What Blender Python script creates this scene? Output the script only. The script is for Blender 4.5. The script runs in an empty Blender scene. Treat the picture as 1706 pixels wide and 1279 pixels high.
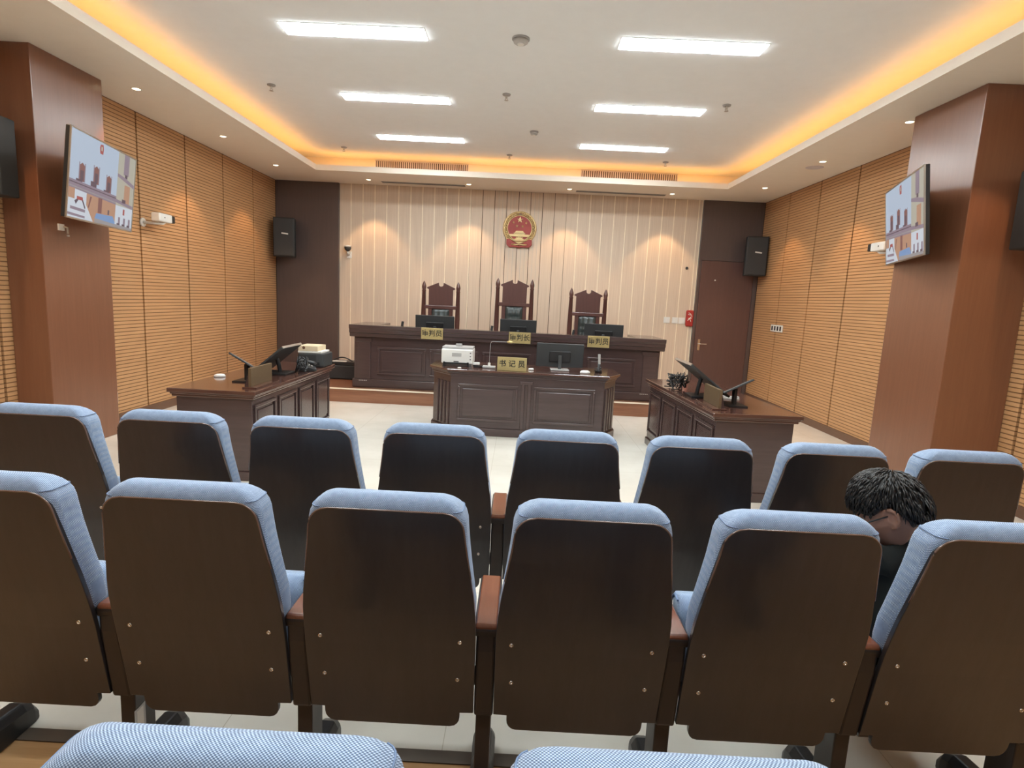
import bpy, bmesh, math, random
from mathutils import Vector, Matrix, Euler
random.seed(7)
SC = bpy.context.scene
COL = SC.collection
PI = math.pi

# ------------------------------------------------------------------ camera, world, exposure
EYE = 1.58
cd = bpy.data.cameras.new('camera'); cam = bpy.data.objects.new('camera', cd); COL.objects.link(cam)
cd.sensor_fit = 'HORIZONTAL'; cd.sensor_width = 36.0; cd.lens = 956.234 / 1706 * 36.0
cd.clip_start = 0.02; cd.clip_end = 60
_yaw, _pitch, _roll = 0.0083094, -0.1472015, 0.0487573
_f = Vector((-math.sin(_yaw)*math.cos(_pitch), math.cos(_yaw)*math.cos(_pitch), math.sin(_pitch)))
_r = Vector((math.cos(_yaw), math.sin(_yaw), 0)); _u = _r.cross(_f)
_r2 = math.cos(_roll)*_r + math.sin(_roll)*_u; _u2 = -math.sin(_roll)*_r + math.cos(_roll)*_u
cam.matrix_world = Matrix(((_r2.x, _u2.x, -_f.x, 0), (_r2.y, _u2.y, -_f.y, 0), (_r2.z, _u2.z, -_f.z, EYE), (0, 0, 0, 1)))
SC.camera = cam
W = bpy.data.worlds.new('world'); SC.world = W; W.use_nodes = True
W.node_tree.nodes['Background'].inputs[0].default_value = (0.05, 0.05, 0.055, 1)
W.node_tree.nodes['Background'].inputs[1].default_value = 1.0
vs = SC.view_settings
vs.view_transform = 'Standard'; vs.look = 'None'; vs.gamma = 1.0; vs.use_curve_mapping = False
vs.exposure = 0.34
PANEL_LIGHT = 41.0      # cool ceiling panels
COVE_LIGHT = 4.9       # amber strip in the ceiling cove
SPOT_LIGHT = 42.0       # warm downlights

# ------------------------------------------------------------------ materials
MATS = {}
def nt(name):
    m = bpy.data.materials.new(name); m.use_nodes = True
    n = m.node_tree; b = n.nodes['Principled BSDF']
    MATS[name] = m
    return m, n, b
def setb(b, col, rough=0.5, metal=0.0, coat=0.0, spec=0.5, sheen=0.0):
    b.inputs['Base Color'].default_value = (*col, 1); b.inputs['Roughness'].default_value = rough
    b.inputs['Metallic'].default_value = metal; b.inputs['Coat Weight'].default_value = coat
    b.inputs['Coat Roughness'].default_value = 0.12
    b.inputs['Specular IOR Level'].default_value = spec; b.inputs['Sheen Weight'].default_value = sheen
def coords(n, scale=(1, 1, 1), kind='Object'):
    tc = n.nodes.new('ShaderNodeTexCoord'); mp = n.nodes.new('ShaderNodeMapping')
    mp.inputs['Scale'].default_value = scale
    n.links.new(tc.outputs[kind], mp.inputs['Vector'])
    return mp.outputs['Vector']
def ramp(n, fac, stops):
    r = n.nodes.new('ShaderNodeValToRGB'); e = r.color_ramp.elements
    while len(e) < len(stops): e.new(0.5)
    for k, (p, c) in enumerate(stops):
        e[k].position = p; e[k].color = (*c, 1)
    n.links.new(fac, r.inputs['Fac']); return r.outputs['Color']
def bump(n, b, h, strength=0.2, dist=0.002):
    bp = n.nodes.new('ShaderNodeBump'); bp.inputs['Strength'].default_value = strength; bp.inputs['Distance'].default_value = dist
    n.links.new(h, bp.inputs['Height']); n.links.new(bp.outputs['Normal'], b.inputs['Normal'])
def noise(n, vec, scale=5, detail=3, rough=0.5):
    t = n.nodes.new('ShaderNodeTexNoise'); t.inputs['Scale'].default_value = scale
    t.inputs['Detail'].default_value = detail; t.inputs['Roughness'].default_value = rough
    n.links.new(vec, t.inputs['Vector']); return t.outputs['Fac']
def math_(n, op, a, b=None, c=None):
    m = n.nodes.new('ShaderNodeMath'); m.operation = op
    for k, v in enumerate((a, b, c)):
        if v is None: continue
        if isinstance(v, (int, float)): m.inputs[k].default_value = v
        else: n.links.new(v, m.inputs[k])
    return m.outputs[0]
def mixc(n, fac, a, b):
    m = n.nodes.new('ShaderNodeMix'); m.data_type = 'RGBA'
    if isinstance(fac, (int, float)): m.inputs[0].default_value = fac
    else: n.links.new(fac, m.inputs[0])
    for i, v in ((6, a), (7, b)):
        if isinstance(v, tuple): m.inputs[i].default_value = (*v, 1)
        else: n.links.new(v, m.inputs[i])
    return m.outputs[2]

def plain(name, col, rough=0.5, metal=0.0, coat=0.0, spec=0.5, var=0.06):
    m, n, b = nt(name); setb(b, col, rough, metal, coat, spec)
    f = noise(n, coords(n), 9, 3)
    lo = tuple(c*(1-var) for c in col); hi = tuple(min(1, c*(1+var)) for c in col)
    n.links.new(ramp(n, f, [(0.3, lo), (0.7, hi)]), b.inputs['Base Color'])
    return m
def wood(name, c1, c2, grain='z', rough=0.35, coat=0.3, scale=1.0):
    m, n, b = nt(name); setb(b, c1, rough, 0, coat)
    s = {'x': (0.8, 14, 14), 'y': (14, 0.8, 14), 'z': (14, 14, 0.8)}[grain]
    v = coords(n, tuple(k*scale for k in s))
    f = noise(n, v, 2.2, 6, 0.6); f2 = noise(n, v, 9, 3, 0.5)
    g = math_(n, 'ADD', math_(n, 'MULTIPLY', f, 0.75), math_(n, 'MULTIPLY', f2, 0.25))
    n.links.new(ramp(n, g, [(0.32, c1), (0.68, c2)]), b.inputs['Base Color'])
    bump(n, b, f2, 0.06, 0.001)
    return m
def emis(name, col, strength=1.0):
    m, n, b = nt(name); setb(b, (0, 0, 0), 0.4)
    b.inputs['Emission Color'].default_value = (*col, 1); b.inputs['Emission Strength'].default_value = strength
    return m

M_CEIL = plain('ceiling_paint', (0.88, 0.91, 0.92), 0.8, var=0.01)
M_SOFFIT = plain('soffit_bounce_tint', (0.86, 0.80, 0.70), 0.8, var=0.01)  # warm tint puts the bounce from walls and floor into the colour
M_BACKING = plain('dark_backing', (0.07, 0.04, 0.025), 0.8)
M_PLASTER = plain('plain_plaster', (0.58, 0.56, 0.52), 0.85, var=0.02)
M_PILLAR = wood('pillar_veneer', (0.20, 0.078, 0.038), (0.24, 0.098, 0.05), 'z', 0.30, 0.8)
M_PILLAR.node_tree.nodes['Principled BSDF'].inputs['Coat Roughness'].default_value = 0.30
M_DARKPANEL = wood('dark_veneer', (0.090, 0.064, 0.058), (0.106, 0.073, 0.066), 'z', 0.38, 0.3)
M_DOOR = wood('door_veneer', (0.108, 0.056, 0.048), (0.125, 0.064, 0.054), 'z', 0.36, 0.3)
M_DESK = wood('desk_mahogany', (0.056, 0.033, 0.032), (0.072, 0.042, 0.040), 'x', 0.27, 0.6)
M_TOP = wood('desk_top_mahogany', (0.070, 0.031, 0.024), (0.10, 0.043, 0.031), 'x', 0.16, 0.7)
M_CHAIRWOOD = wood('chair_mahogany', (0.075, 0.028, 0.022), (0.10, 0.038, 0.03), 'z', 0.35, 0.3)
M_BACKPLY = wood('chair_back_ply', (0.0245, 0.0215, 0.0225), (0.033, 0.029, 0.0305), 'z', 0.30, 0.4)
M_EDGE = plain('varnished_edge_highlight', (0.16, 0.10, 0.08), 0.2, coat=1.0)  # lighter ply edge, with its highlight put into the pale colour
M_BEAM = plain('chair_frame_paint', (0.026, 0.018, 0.015), 0.45)
M_ARM = wood('armrest_wood', (0.16, 0.05, 0.025), (0.21, 0.07, 0.035), 'y', 0.22, 0.6)
M_SKIRT = wood('skirting_wood', (0.12, 0.06, 0.035), (0.15, 0.075, 0.045), 'y', 0.4, 0.2)
M_BLACK = plain('black_plastic', (0.018, 0.018, 0.019), 0.4)
M_GREYBLK = plain('charcoal_plastic', (0.035, 0.037, 0.038), 0.5)
M_CHARCOAL = plain('soft_charcoal', (0.06, 0.062, 0.062), 0.45)
M_SPKR = plain('speaker_black', (0.022, 0.022, 0.021), 0.6)
M_WHITE = plain('white_plastic', (0.78, 0.77, 0.73), 0.4, var=0.02)
M_GREY = plain('grey_plastic', (0.38, 0.37, 0.36), 0.45)
M_CHROME = plain('bright_steel', (0.75, 0.73, 0.70), 0.2, 1.0)
M_STEEL = plain('satin_steel', (0.55, 0.52, 0.48), 0.35, 1.0)
M_BRASS = plain('brass_plate', (0.60, 0.48, 0.22), 0.32, 0.6)
M_GOLD = plain('emblem_gold', (0.72, 0.54, 0.27), 0.35, 0.55)
M_RED = plain('emblem_red', (0.36, 0.055, 0.045), 0.45)
M_REDBOX = plain('red_plastic', (0.40, 0.035, 0.03), 0.35)
M_INK = plain('black_lettering', (0.012, 0.011, 0.010), 0.5)
M_LEATHER = plain('black_leather', (0.040, 0.050, 0.048), 0.3, coat=0.2)
M_GRILLE = plain('grille_metal', (0.60, 0.56, 0.57), 0.4)
M_PAPER = plain('paper', (0.75, 0.72, 0.66), 0.8)
M_LABEL = plain('label_grey', (0.45, 0.44, 0.42), 0.6)
M_CREAM_BOX = plain('cream_carton', (0.66, 0.54, 0.36), 0.7)
M_NOSING = plain('pale_nosing', (0.85, 0.74, 0.58), 0.35)
M_STRIP = plain('dark_floor_strip', (0.10, 0.075, 0.055), 0.4)
M_SKIN = plain('skin', (0.33, 0.17, 0.115), 0.5)
M_HAIR = plain('black_hair', (0.013, 0.011, 0.010), 0.45, var=0.25)
M_JACKET = plain('dark_jacket', (0.013, 0.016, 0.014), 0.9)
M_TROUSER = plain('dark_trousers', (0.014, 0.014, 0.018), 0.9)
M_PANEL_ON = emis('panel_glow', (0.88, 0.97, 1.0), PANEL_LIGHT)
M_COVE_ON = emis('cove_glow', (1.0, 0.43, 0.085), COVE_LIGHT)
M_SPOT_ON = emis('downlight_glow', (1.0, 0.80, 0.52), 6.0)

def make_slat():
    m, n, b = nt('slat_oak'); setb(b, (0.5, 0.27, 0.11), 0.5, 0, 0.05)
    v = coords(n, (14, 0.8, 14)); f = noise(n, v, 2.5, 5, 0.6)
    c = ramp(n, f, [(0.3, (0.50, 0.275, 0.125)), (0.7, (0.59, 0.335, 0.16))])
    tc = n.nodes.new('ShaderNodeTexCoord'); sp = n.nodes.new('ShaderNodeSeparateXYZ')
    n.links.new(tc.outputs['Object'], sp.inputs[0])
    z = math_(n, 'FRACT', math_(n, 'DIVIDE', sp.outputs['Z'], 0.040))
    g = math_(n, 'LESS_THAN', z, 0.22)
    n.links.new(mixc(n, g, c, (0.22, 0.105, 0.042)), b.inputs['Base Color'])
    tri = math_(n, 'MINIMUM', math_(n, 'MULTIPLY', math_(n, 'ABSOLUTE', math_(n, 'SUBTRACT', z, 0.11)), 6.0), 1.0)
    bump(n, b, tri, 0.5, 0.006)
    return m
M_SLAT = make_slat()

def make_cream():
    m, n, b = nt('cream_boards'); setb(b, (0.66, 0.55, 0.43), 0.6)
    v = coords(n, (30, 30, 0.5)); f = noise(n, v, 2.0, 4, 0.55)
    n.links.new(ramp(n, f, [(0.35, (0.62, 0.49, 0.37)), (0.65, (0.70, 0.565, 0.435))]), b.inputs['Base Color'])
    return m
M_CREAM = make_cream()
M_CREAMLINE = plain('painted_lit_edge', (0.94, 0.82, 0.64), 0.35)  # pale colour stands in for light catching the groove edges

def make_floor():
    m, n, b = nt('floor_tile'); setb(b, (0.70, 0.66, 0.58), 0.16, 0, 0.0, 0.5)
    v = coords(n); f = noise(n, v, 1.6, 5, 0.6)
    c = ramp(n, f, [(0.35, (0.66, 0.62, 0.54)), (0.65, (0.74, 0.70, 0.62))])
    sp = n.nodes.new('ShaderNodeSeparateXYZ'); n.links.new(v, sp.inputs[0])
    fx = math_(n, 'FRACT', math_(n, 'DIVIDE', math_(n, 'ADD', sp.outputs['X'], 40.2), 0.8))
    fy = math_(n, 'FRACT', math_(n, 'DIVIDE', math_(n, 'ADD', sp.outputs['Y'], 40.3), 0.8))
    g = math_(n, 'MAXIMUM', math_(n, 'LESS_THAN', fx, 0.004), math_(n, 'LESS_THAN', fy, 0.004))
    n.links.new(mixc(n, g, c, (0.5, 0.45, 0.36)), b.inputs['Base Color'])
    return m
M_FLOOR = make_floor()
M_WOODFLOOR = wood('floor_wood', (0.42, 0.23, 0.10), (0.52, 0.30, 0.14), 'x', 0.25, 0.3)
M_PLATFORM = wood('platform_wood', (0.22, 0.085, 0.045), (0.34, 0.15, 0.08), 'x', 0.28, 0.35, 0.7)

def make_fabric():
    m, n, b = nt('blue_weave'); setb(b, (0.3, 0.42, 0.6), 0.85, 0, 0, 0.25, 0.25)
    tc = n.nodes.new('ShaderNodeTexCoord'); sp = n.nodes.new('ShaderNodeSeparateXYZ')
    n.links.new(tc.outputs['Object'], sp.inputs[0])
    k = 2*PI/0.0048
    yz = math_(n, 'ADD', math_(n, 'MULTIPLY', sp.outputs['Y'], 1.0), sp.outputs['Z'])
    sx = math_(n, 'SINE', math_(n, 'MULTIPLY', sp.outputs['X'], k))
    sy = math_(n, 'SINE', math_(n, 'MULTIPLY', yz, k))
    w = math_(n, 'ADD', math_(n, 'MULTIPLY', math_(n, 'MULTIPLY', sx, sy), 0.5), 0.5)
    f = noise(n, tc.outputs['Object'], 60, 3)
    w2 = math_(n, 'ADD', math_(n, 'MULTIPLY', w, 0.8), math_(n, 'MULTIPLY', f, 0.2))
    n.links.new(ramp(n, w2, [(0.2, (0.07, 0.10, 0.165)), (0.55, (0.25, 0.345, 0.51)), (0.85, (0.60, 0.70, 0.83))]), b.inputs['Base Color'])
    bump(n, b, w, 0.35, 0.0015)
    return m
M_FABRIC = make_fabric()
M_PIPING = plain('blue_piping', (0.16, 0.22, 0.34), 0.8)

# ------------------------------------------------------------------ mesh helper
class MB:
    def __init__(s): s.v = []; s.f = []; s.mi = []; s.cur = 0
    def add(s, vs, fs):
        b = len(s.v); s.v += [tuple(p) for p in vs]
        for f in fs: s.f.append([b+i for i in f]); s.mi.append(s.cur)
        return s
    def box(s, x0, x1, y0, y1, z0, z1):
        p = [(x0, y0, z0), (x1, y0, z0), (x1, y1, z0), (x0, y1, z0), (x0, y0, z1), (x1, y0, z1), (x1, y1, z1), (x0, y1, z1)]
        return s.add(p, [(0, 3, 2, 1), (4, 5, 6, 7), (0, 1, 5, 4), (1, 2, 6, 5), (2, 3, 7, 6), (3, 0, 4, 7)])
    def cbox(s, c, d, rot=None):
        R = Euler(rot).to_matrix() if rot else Matrix.Identity(3); c = Vector(c)
        p = []
        for z in (-1, 1):
            for x, y in ((-1, -1), (1, -1), (1, 1), (-1, 1)):
                p.append(c + R @ Vector((x*d[0]/2, y*d[1]/2, z*d[2]/2)))
        return s.add(p, [(0, 3, 2, 1), (4, 5, 6, 7), (0, 1, 5, 4), (1, 2, 6, 5), (2, 3, 7, 6), (3, 0, 4, 7)])
    def prism(s, poly, a, b, axis='z'):
        def pt(u, v, w):
            return {'z': (u, v, w), 'y': (u, w, v), 'x': (w, u, v)}[axis]
        n = len(poly)
        vs = [pt(u, v, a) for u, v in poly] + [pt(u, v, b) for u, v in poly]
        fs = [tuple(range(n-1, -1, -1)), tuple(range(n, 2*n))] + [(i, (i+1) % n, n+(i+1) % n, n+i) for i in range(n)]
        return s.add(vs, fs)
    def loft(s, rings, cap0=True, cap1=True, closed=True):
        n = len(rings[0]); vs = [p for r in rings for p in r]; fs = []
        for k in range(len(rings)-1):
            for i in range(n if closed else n-1):
                j = (i+1) % n
                fs.append((k*n+i, k*n+j, (k+1)*n+j, (k+1)*n+i))
        if cap0: fs.append(tuple(range(n-1, -1, -1)))
        if cap1: fs.append(tuple(range((len(rings)-1)*n, len(rings)*n)))
        return s.add(vs, fs)
    def tube(s, pts, r, n=8):
        pts = [Vector(p) for p in pts]; rs = r if isinstance(r, (list, tuple)) else [r]*len(pts)
        rings = []; up = Vector((0, 0, 1))
        for k, p in enumerate(pts):
            t = (pts[min(k+1, len(pts)-1)] - pts[max(k-1, 0)]).normalized()
            a = t.cross(up if abs(t.z) < 0.95 else Vector((1, 0, 0))).normalized(); b = a.cross(t)
            rings.append([p + (a*math.cos(2*PI*i/n) + b*math.sin(2*PI*i/n))*rs[k] for i in range(n)])
        return s.loft(rings)
    def lathe(s, prof, c=(0, 0, 0), n=16, axis='z', cap=True):
        rings = []
        for r, h in prof:
            ring = []
            for i in range(n):
                a = 2*PI*i/n; u, v = r*math.cos(a), r*math.sin(a)
                q = {'z': (u, v, h), 'y': (u, h, v), 'x': (h, u, v)}[axis]
                ring.append((c[0]+q[0], c[1]+q[1], c[2]+q[2]))
            rings.append(ring)
        return s.loft(rings, cap, cap)
    def torus(s, c, R, r, axis='y', n=24, m=8, sy=1.0):
        rings = []
        for i in range(n+1):
            a = 2*PI*i/n; ring = []
            for j in range(m):
                b = 2*PI*j/m; rad = R + r*math.cos(b); h = r*math.sin(b)*sy
                u, v = rad*math.cos(a), rad*math.sin(a)
                q = {'z': (u, v, h), 'y': (u, h, v), 'x': (h, u, v)}[axis]
                ring.append((c[0]+q[0], c[1]+q[1], c[2]+q[2]))
            rings.append(ring)
        return s.loft(rings, False, False)
    def build(s, name, mat, parent=None, bevel=0.0, smooth=False, seg=2, loc=None, rot=None):
        me = bpy.data.meshes.new(name); me.from_pydata(s.v, [], s.f)
        mats = mat if isinstance(mat, (list, tuple)) else [mat]
        for m in mats: me.materials.append(m)
        if len(mats) > 1:
            me.polygons.foreach_set('material_index', s.mi)
        bm = bmesh.new(); bm.from_mesh(me); bmesh.ops.recalc_face_normals(bm, faces=bm.faces); bm.to_mesh(me); bm.free()
        if smooth: me.polygons.foreach_set('use_smooth', [True]*len(me.polygons))
        me.update()
        o = bpy.data.objects.new(name, me); COL.objects.link(o)
        if parent: o.parent = parent
        if loc: o.location = loc
        if rot: o.rotation_euler = rot
        if bevel > 0:
            bv = o.modifiers.new('bevel', 'BEVEL'); bv.width = bevel; bv.segments = seg; bv.limit_method = 'ANGLE'; bv.angle_limit = 0.6
        return o
def tag(o, label=None, cat=None, group=None, kind=None):
    if label: o['label'] = label
    if cat: o['category'] = cat
    if group: o['group'] = group
    if kind: o['kind'] = kind
    return o
def thing(name, label, cat, loc=(0, 0, 0), rz=0, group=None):
    o = bpy.data.objects.new(name, None); COL.objects.link(o); o.empty_display_size = 0.1
    o.location = loc; o.rotation_euler = (0, 0, rz)
    return tag(o, label, cat, group)
def struct(o, label=None, cat=None):
    return tag(o, label, cat, None, 'structure')
def kids(o): return [c for c in COL.objects if c.parent == o]
def dup(root, loc=None, rz=None, label=None, group=None):
    r = root.copy(); COL.objects.link(r)
    if loc is not None: r.location = loc
    if rz is not None: r.rotation_euler = (0, 0, rz)
    if label: r['label'] = label
    if group: r['group'] = group
    for ch in kids(root):
        c = ch.copy(); COL.objects.link(c); c.parent = r
        for g in kids(ch):
            d = g.copy(); COL.objects.link(d); d.parent = c
    return r
def lettering(body, size, mat, parent, loc, rot, depth=0.0015, spacing=1.0, name='lettering'):
    cu = bpy.data.curves.new('lettering', 'FONT'); cu.body = body; cu.size = size; cu.extrude = depth
    cu.align_x = 'CENTER'; cu.align_y = 'CENTER'; cu.space_character = spacing; cu.offset = size*0.012
    t = bpy.data.objects.new('lettering', cu); COL.objects.link(t); bpy.context.view_layer.update()
    me = bpy.data.meshes.new_from_object(t.evaluated_get(bpy.context.evaluated_depsgraph_get()))
    bpy.data.objects.remove(t); me.materials.clear(); me.materials.append(mat)
    o = bpy.data.objects.new(name, me); COL.objects.link(o); o.parent = parent; o.location = loc; o.rotation_euler = rot
    return o

# ------------------------------------------------------------------ the room
XL, XR, YB, YN = -4.42, 4.19, 10.50, -3.4
ZS, ZC = 3.45, 3.741
LX, RX, LY, NY = -3.35, 3.17, 9.45, -2.4        # inner edge of the lowered border
CXL, CXR, CY, CN = LX-0.42, RX+0.42, 9.90, NY-0.42

b = MB(); b.box(XL-0.1, XR+0.1, 1.80, YB+0.1, -0.06, 0.0)
o = struct(b.build('floor', M_FLOOR), 'pale glossy tiled floor between the seats and the desks', 'floor')
b = MB(); b.box(XL-0.1, XR+0.1, YN-0.1, 1.745, -0.06, 0.0); b.build('wood_flooring', M_WOODFLOOR, o)
b = MB(); b.box(XL-0.1, XR+0.1, 1.745, 1.80, -0.06, 0.004); b.build('threshold_strip', M_STRIP, o)

b = MB(); b.box(CXL, CXR, CN, CY, ZC, ZC+0.06)
ce = struct(b.build('ceiling', M_CEIL), 'white recessed ceiling with cool light panels', 'ceiling')
b = MB()
b.box(XL, CXL, YN, YB, ZS, ZC+0.06); b.box(CXR, XR, YN, YB, ZS, ZC+0.06)
b.box(CXL, CXR, CY, YB, ZS, ZC+0.06); b.box(CXL, CXR, YN, CN, ZS, ZC+0.06)
t = 0.02
b.box(CXL, LX, CN, CY, ZS, ZS+t); b.box(RX, CXR, CN, CY, ZS, ZS+t)
b.box(LX, RX, LY, CY, ZS, ZS+t); b.box(LX, RX, CN, NY, ZS, ZS+t)
so = struct(b.build('trim_1', M_SOFFIT), 'lowered warm-tinted ceiling border around the lit recess', 'ceiling border')
b = MB(); w, h = 0.05, 0.085
for (x0, x1, y0, y1) in ((LX-w, LX, NY, LY), (RX, RX+w, NY, LY), (LX-w, RX+w, LY, LY+w), (LX-w, RX+w, NY-w, NY)):
    b.box(x0, x1, y0, y1, ZS+t, ZS+h)
b.build('cove_lip', M_SOFFIT, so)
def cove(name, x0, x1, y0, y1, label):
    b = MB(); b.box(x0, x1, y0, y1, ZS+t+0.002, ZS+t+0.032)
    tag(b.build(name, M_COVE_ON), label, 'light strip', 'amber strips in the ceiling cove')
cove('cove_light_strip', LX-0.16, LX-0.11, NY, LY, 'amber light strip hidden in the cove above the left wall')
cove('cove_light_strip', RX+0.11, RX+0.16, NY, LY, 'amber light strip hidden in the cove above the right wall')
cove('cove_light_strip', LX, RX, LY+0.11, LY+0.16, 'amber light strip hidden in the cove above the emblem wall')

# front wall: cream boards between two dark wood panels
b = MB(); b.box(XL-0.1, XR+0.1, YB+0.03, YB+0.15, 0, ZC)
fw = struct(b.build('wall_front', M_BACKING), 'cream boarded wall behind the bench', 'wall')
CL, CR = -3.30, 3.12
xs = []; x = CL
while x < CR-0.01:
    step = 0.212 if abs(x) > 0.75 else 0.212
    xs.append((x, min(x+step, CR))); x += step
b = MB(); c = MB()
for (x0, x1) in xs:
    mid = (x0+x1)/2
    if abs(mid+0.09) < 0.85:
        b.box(x0+0.004, x1-0.004, YB, YB+0.03, 0, ZS)
        if abs(mid+0.09) < 0.5:
            for q in (0.33, 0.66): c.box(x0+0.212*q-0.002, x0+0.212*q+0.002, YB-0.0015, YB+0.004, 0, ZS)
    else:
        b.box(x0, x1-0.012, YB, YB+0.03, 0, ZS)
b.build('board_cladding', M_CREAM, fw, bevel=0.004)
b2 = MB()
for (x0, x1) in xs:
    if abs((x0+x1)/2+0.09) >= 0.85: b2.box(x1-0.013, x1+0.001, YB-0.004, YB+0.02, 0, ZS)
b2.build('painted_lit_edge', M_CREAMLINE, fw)  # strips painting the lit groove edges of the outer boards
c.build('board_groove', M_LABEL, fw)
b = MB(); b.box(XL, CL-0.002, YB-0.05, YB+0.03, 0, ZS); b.build('dark_panel', M_DARKPANEL, fw, bevel=0.003)
b = MB(); b.box(CR+0.002, XR, YB-0.05, YB+0.03, 2.42, ZS); b.box(CR+0.002, CR+0.05, YB-0.05, YB+0.03, 0, 2.42)
b.box(4.12, XR, YB-0.05, YB+0.03, 0, 2.42); b.build('dark_panel', M_DARKPANEL, fw, bevel=0.003)
# door in the right dark panel
dr = struct(thing('door_1', 'dark brown wooden door to the right of the cream wall', 'door', (3.64, YB-0.03, 0.2)))
b = MB(); b.box(-0.465, 0.475, -0.02, 0.03, -0.2, 2.215); b.build('door_leaf', M_DOOR, dr, bevel=0.004)
b = MB(); b.box(-0.405, -0.365, -0.028, -0.018, 0.62, 0.82)
b.tube([(-0.385, -0.02, 0.74), (-0.385, -0.07, 0.74), (-0.37, -0.075, 0.74), (-0.26, -0.075, 0.742)], 0.009)
b.lathe([(0.012, -0.034), (0.012, -0.02)], (-0.385, 0, 0.66), 10, 'y')
b.build('door_handle', M_CHROME, dr, smooth=False)
b = MB(); b.lathe([(0.012, -0.026), (0.014, -0.018)], (-0.2, 0, 1.88), 12, 'y'); b.build('door_viewer', M_WHITE, dr)

# side walls with horizontal grooved panels
def side_wall(name, X, sgn, joints, label):
    b = MB(); b.box(min(X-sgn*0.03, X-sgn*0.15), max(X-sgn*0.03, X-sgn*0.15), YN-0.1, YB+0.1, 0, ZC)
    wl = struct(b.build(name, M_BACKING), label, 'wall')
    js = joints
    for y0, y1 in zip(js[:-1], js[1:]):
        b = MB(); b.box(min(X, X-sgn*0.03), max(X, X-sgn*0.03), y0+0.013, y1-0.013, 0.1, ZS)
        b.build('grooved_panel', M_SLAT, wl, bevel=0.003)
    b = MB(); b.box(min(X-sgn*0.03, X+sgn*0.012), max(X-sgn*0.03, X+sgn*0.012), YN, YB-0.05, 0.0, 0.1)
    struct(b.build('baseboard_'+name[5:], M_SKIRT, None, bevel=0.003), 'dark brown baseboard along the '+name[5:]+' wall', 'baseboard')
    return wl
jl = [6.74+0.947*k for k in range(-11, 4)]; jl[0] = YN; jl.append(YB-0.05)
side_wall('wall_left', XL, 1, jl, 'left wall of grooved oak panels')
jr = [6.655+0.95*k for k in range(-11, 4)]; jr[0] = YN; jr.append(YB-0.05)
side_wall('wall_right', XR, -1, jr, 'right wall of grooved oak panels')
b = MB(); b.box(XL-0.1, XR+0.1, YN-0.15, YN, 0, ZC)
struct(b.build('wall_back', M_PLASTER), 'plain rear wall of the courtroom', 'wall')

def pillar(x0, x1, y0, y1, label):
    b = MB(); b.box(x0, x1, y0, y1, 0, ZS)
    return struct(b.build('pillar', M_PILLAR, None, bevel=0.006), label, 'pillar')
pillar(XL+0.002, -4.10, 4.955, 5.775, 'wood veneered pillar on the left wall')
pillar(3.61, XR-0.002, 4.90, 5.755, 'wood veneered pillar on the right wall')

# raised platform under the bench
b = MB(); b.box(XL, 2.45, 8.09, YB, 0, 0.19)
pf = struct(b.build('stage_platform', M_PLATFORM), 'low reddish wood platform under the bench', 'platform')
b = MB(); b.box(XL, 2.46, 8.07, 8.12, 0.185, 0.2); b.build('nosing', M_NOSING, pf, bevel=0.003)

# ------------------------------------------------------------------ ceiling fittings
def light_panel(name_label, x, y, group='cool white ceiling light panels'):
    t_ = thing('ceiling_light', name_label, 'ceiling light', (x, y, ZC), 0, group)
    b = MB(); b.box(-0.6, 0.6, -0.103, 0.103, -0.009, -0.001); b.build('diffuser', M_PANEL_ON, t_)
    b = MB()
    for (x0, x1, y0, y1) in ((-0.609, 0.609, -0.112, -0.105), (-0.609, 0.609, 0.105, 0.112), (-0.609, -0.602, -0.105, 0.105), (0.602, 0.609, -0.105, 0.105)):
        b.box(x0, x1, y0, y1, -0.004, 0)
    b.build('frame', M_WHITE, t_)
    return t_
lp = None
for xi, side in ((-1.513, 'left'), (1.327, 'right')):
    for k, dist in ((0, 'nearest'), (1, 'middle'), (2, 'farthest'), (-1, None), (-2, None), (-3, None)):
        y = 5.19 + 1.6355*k
        lab = f'{dist} long light panel in the {side} ceiling column' if dist else f'long light panel above the audience rows in the {side} column, ' + {-1: 'ahead of the seats', -2: 'over the middle row', -3: 'over the closest row'}[k]
        if lp is None: lp = light_panel(lab, xi, y)
        else: dup(lp, (xi, y, ZC), 0, lab)

def sprinkler(x, y, label):
    t_ = thing('sprinkler', label, 'sprinkler', (x, y, ZC), 0, 'ceiling sprinklers')
    b = MB(); b.lathe([(0.045, 0), (0.042, -0.012), (0.018, -0.018)], n=14); b.build('cover_ring', M_GREY, t_, smooth=True)
    b = MB(); b.tube([(0, 0, -0.016), (0, 0, -0.045)], 0.008); b.tube([(0.012, 0, -0.03), (0.014, 0, -0.05), (0, 0, -0.062)], 0.003, 6)
    b.tube([(-0.012, 0, -0.03), (-0.014, 0, -0.05), (0, 0, -0.062)], 0.003, 6); b.lathe([(0.022, -0.064), (0.022, -0.061)], n=12)
    b.build('nozzle', M_STEEL, t_)
    return t_
sp = sprinkler(-0.263, 6.535, 'sprinkler in the middle of the ceiling between the light panels')
for x, y, l in ((-2.812, 6.572, 'sprinkler left of the middle left light panel'), (2.10, 6.557, 'sprinkler right of the middle right light panel'),
                (-2.813, 9.148, 'small sprinkler near the far left corner of the cove'), (-0.282, 9.152, 'small sprinkler above the front grilles, near the emblem'),
                (2.09, 9.147, 'small sprinkler near the far right grille')):
    dup(sp, (x, y, ZC), 0, l)
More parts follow.
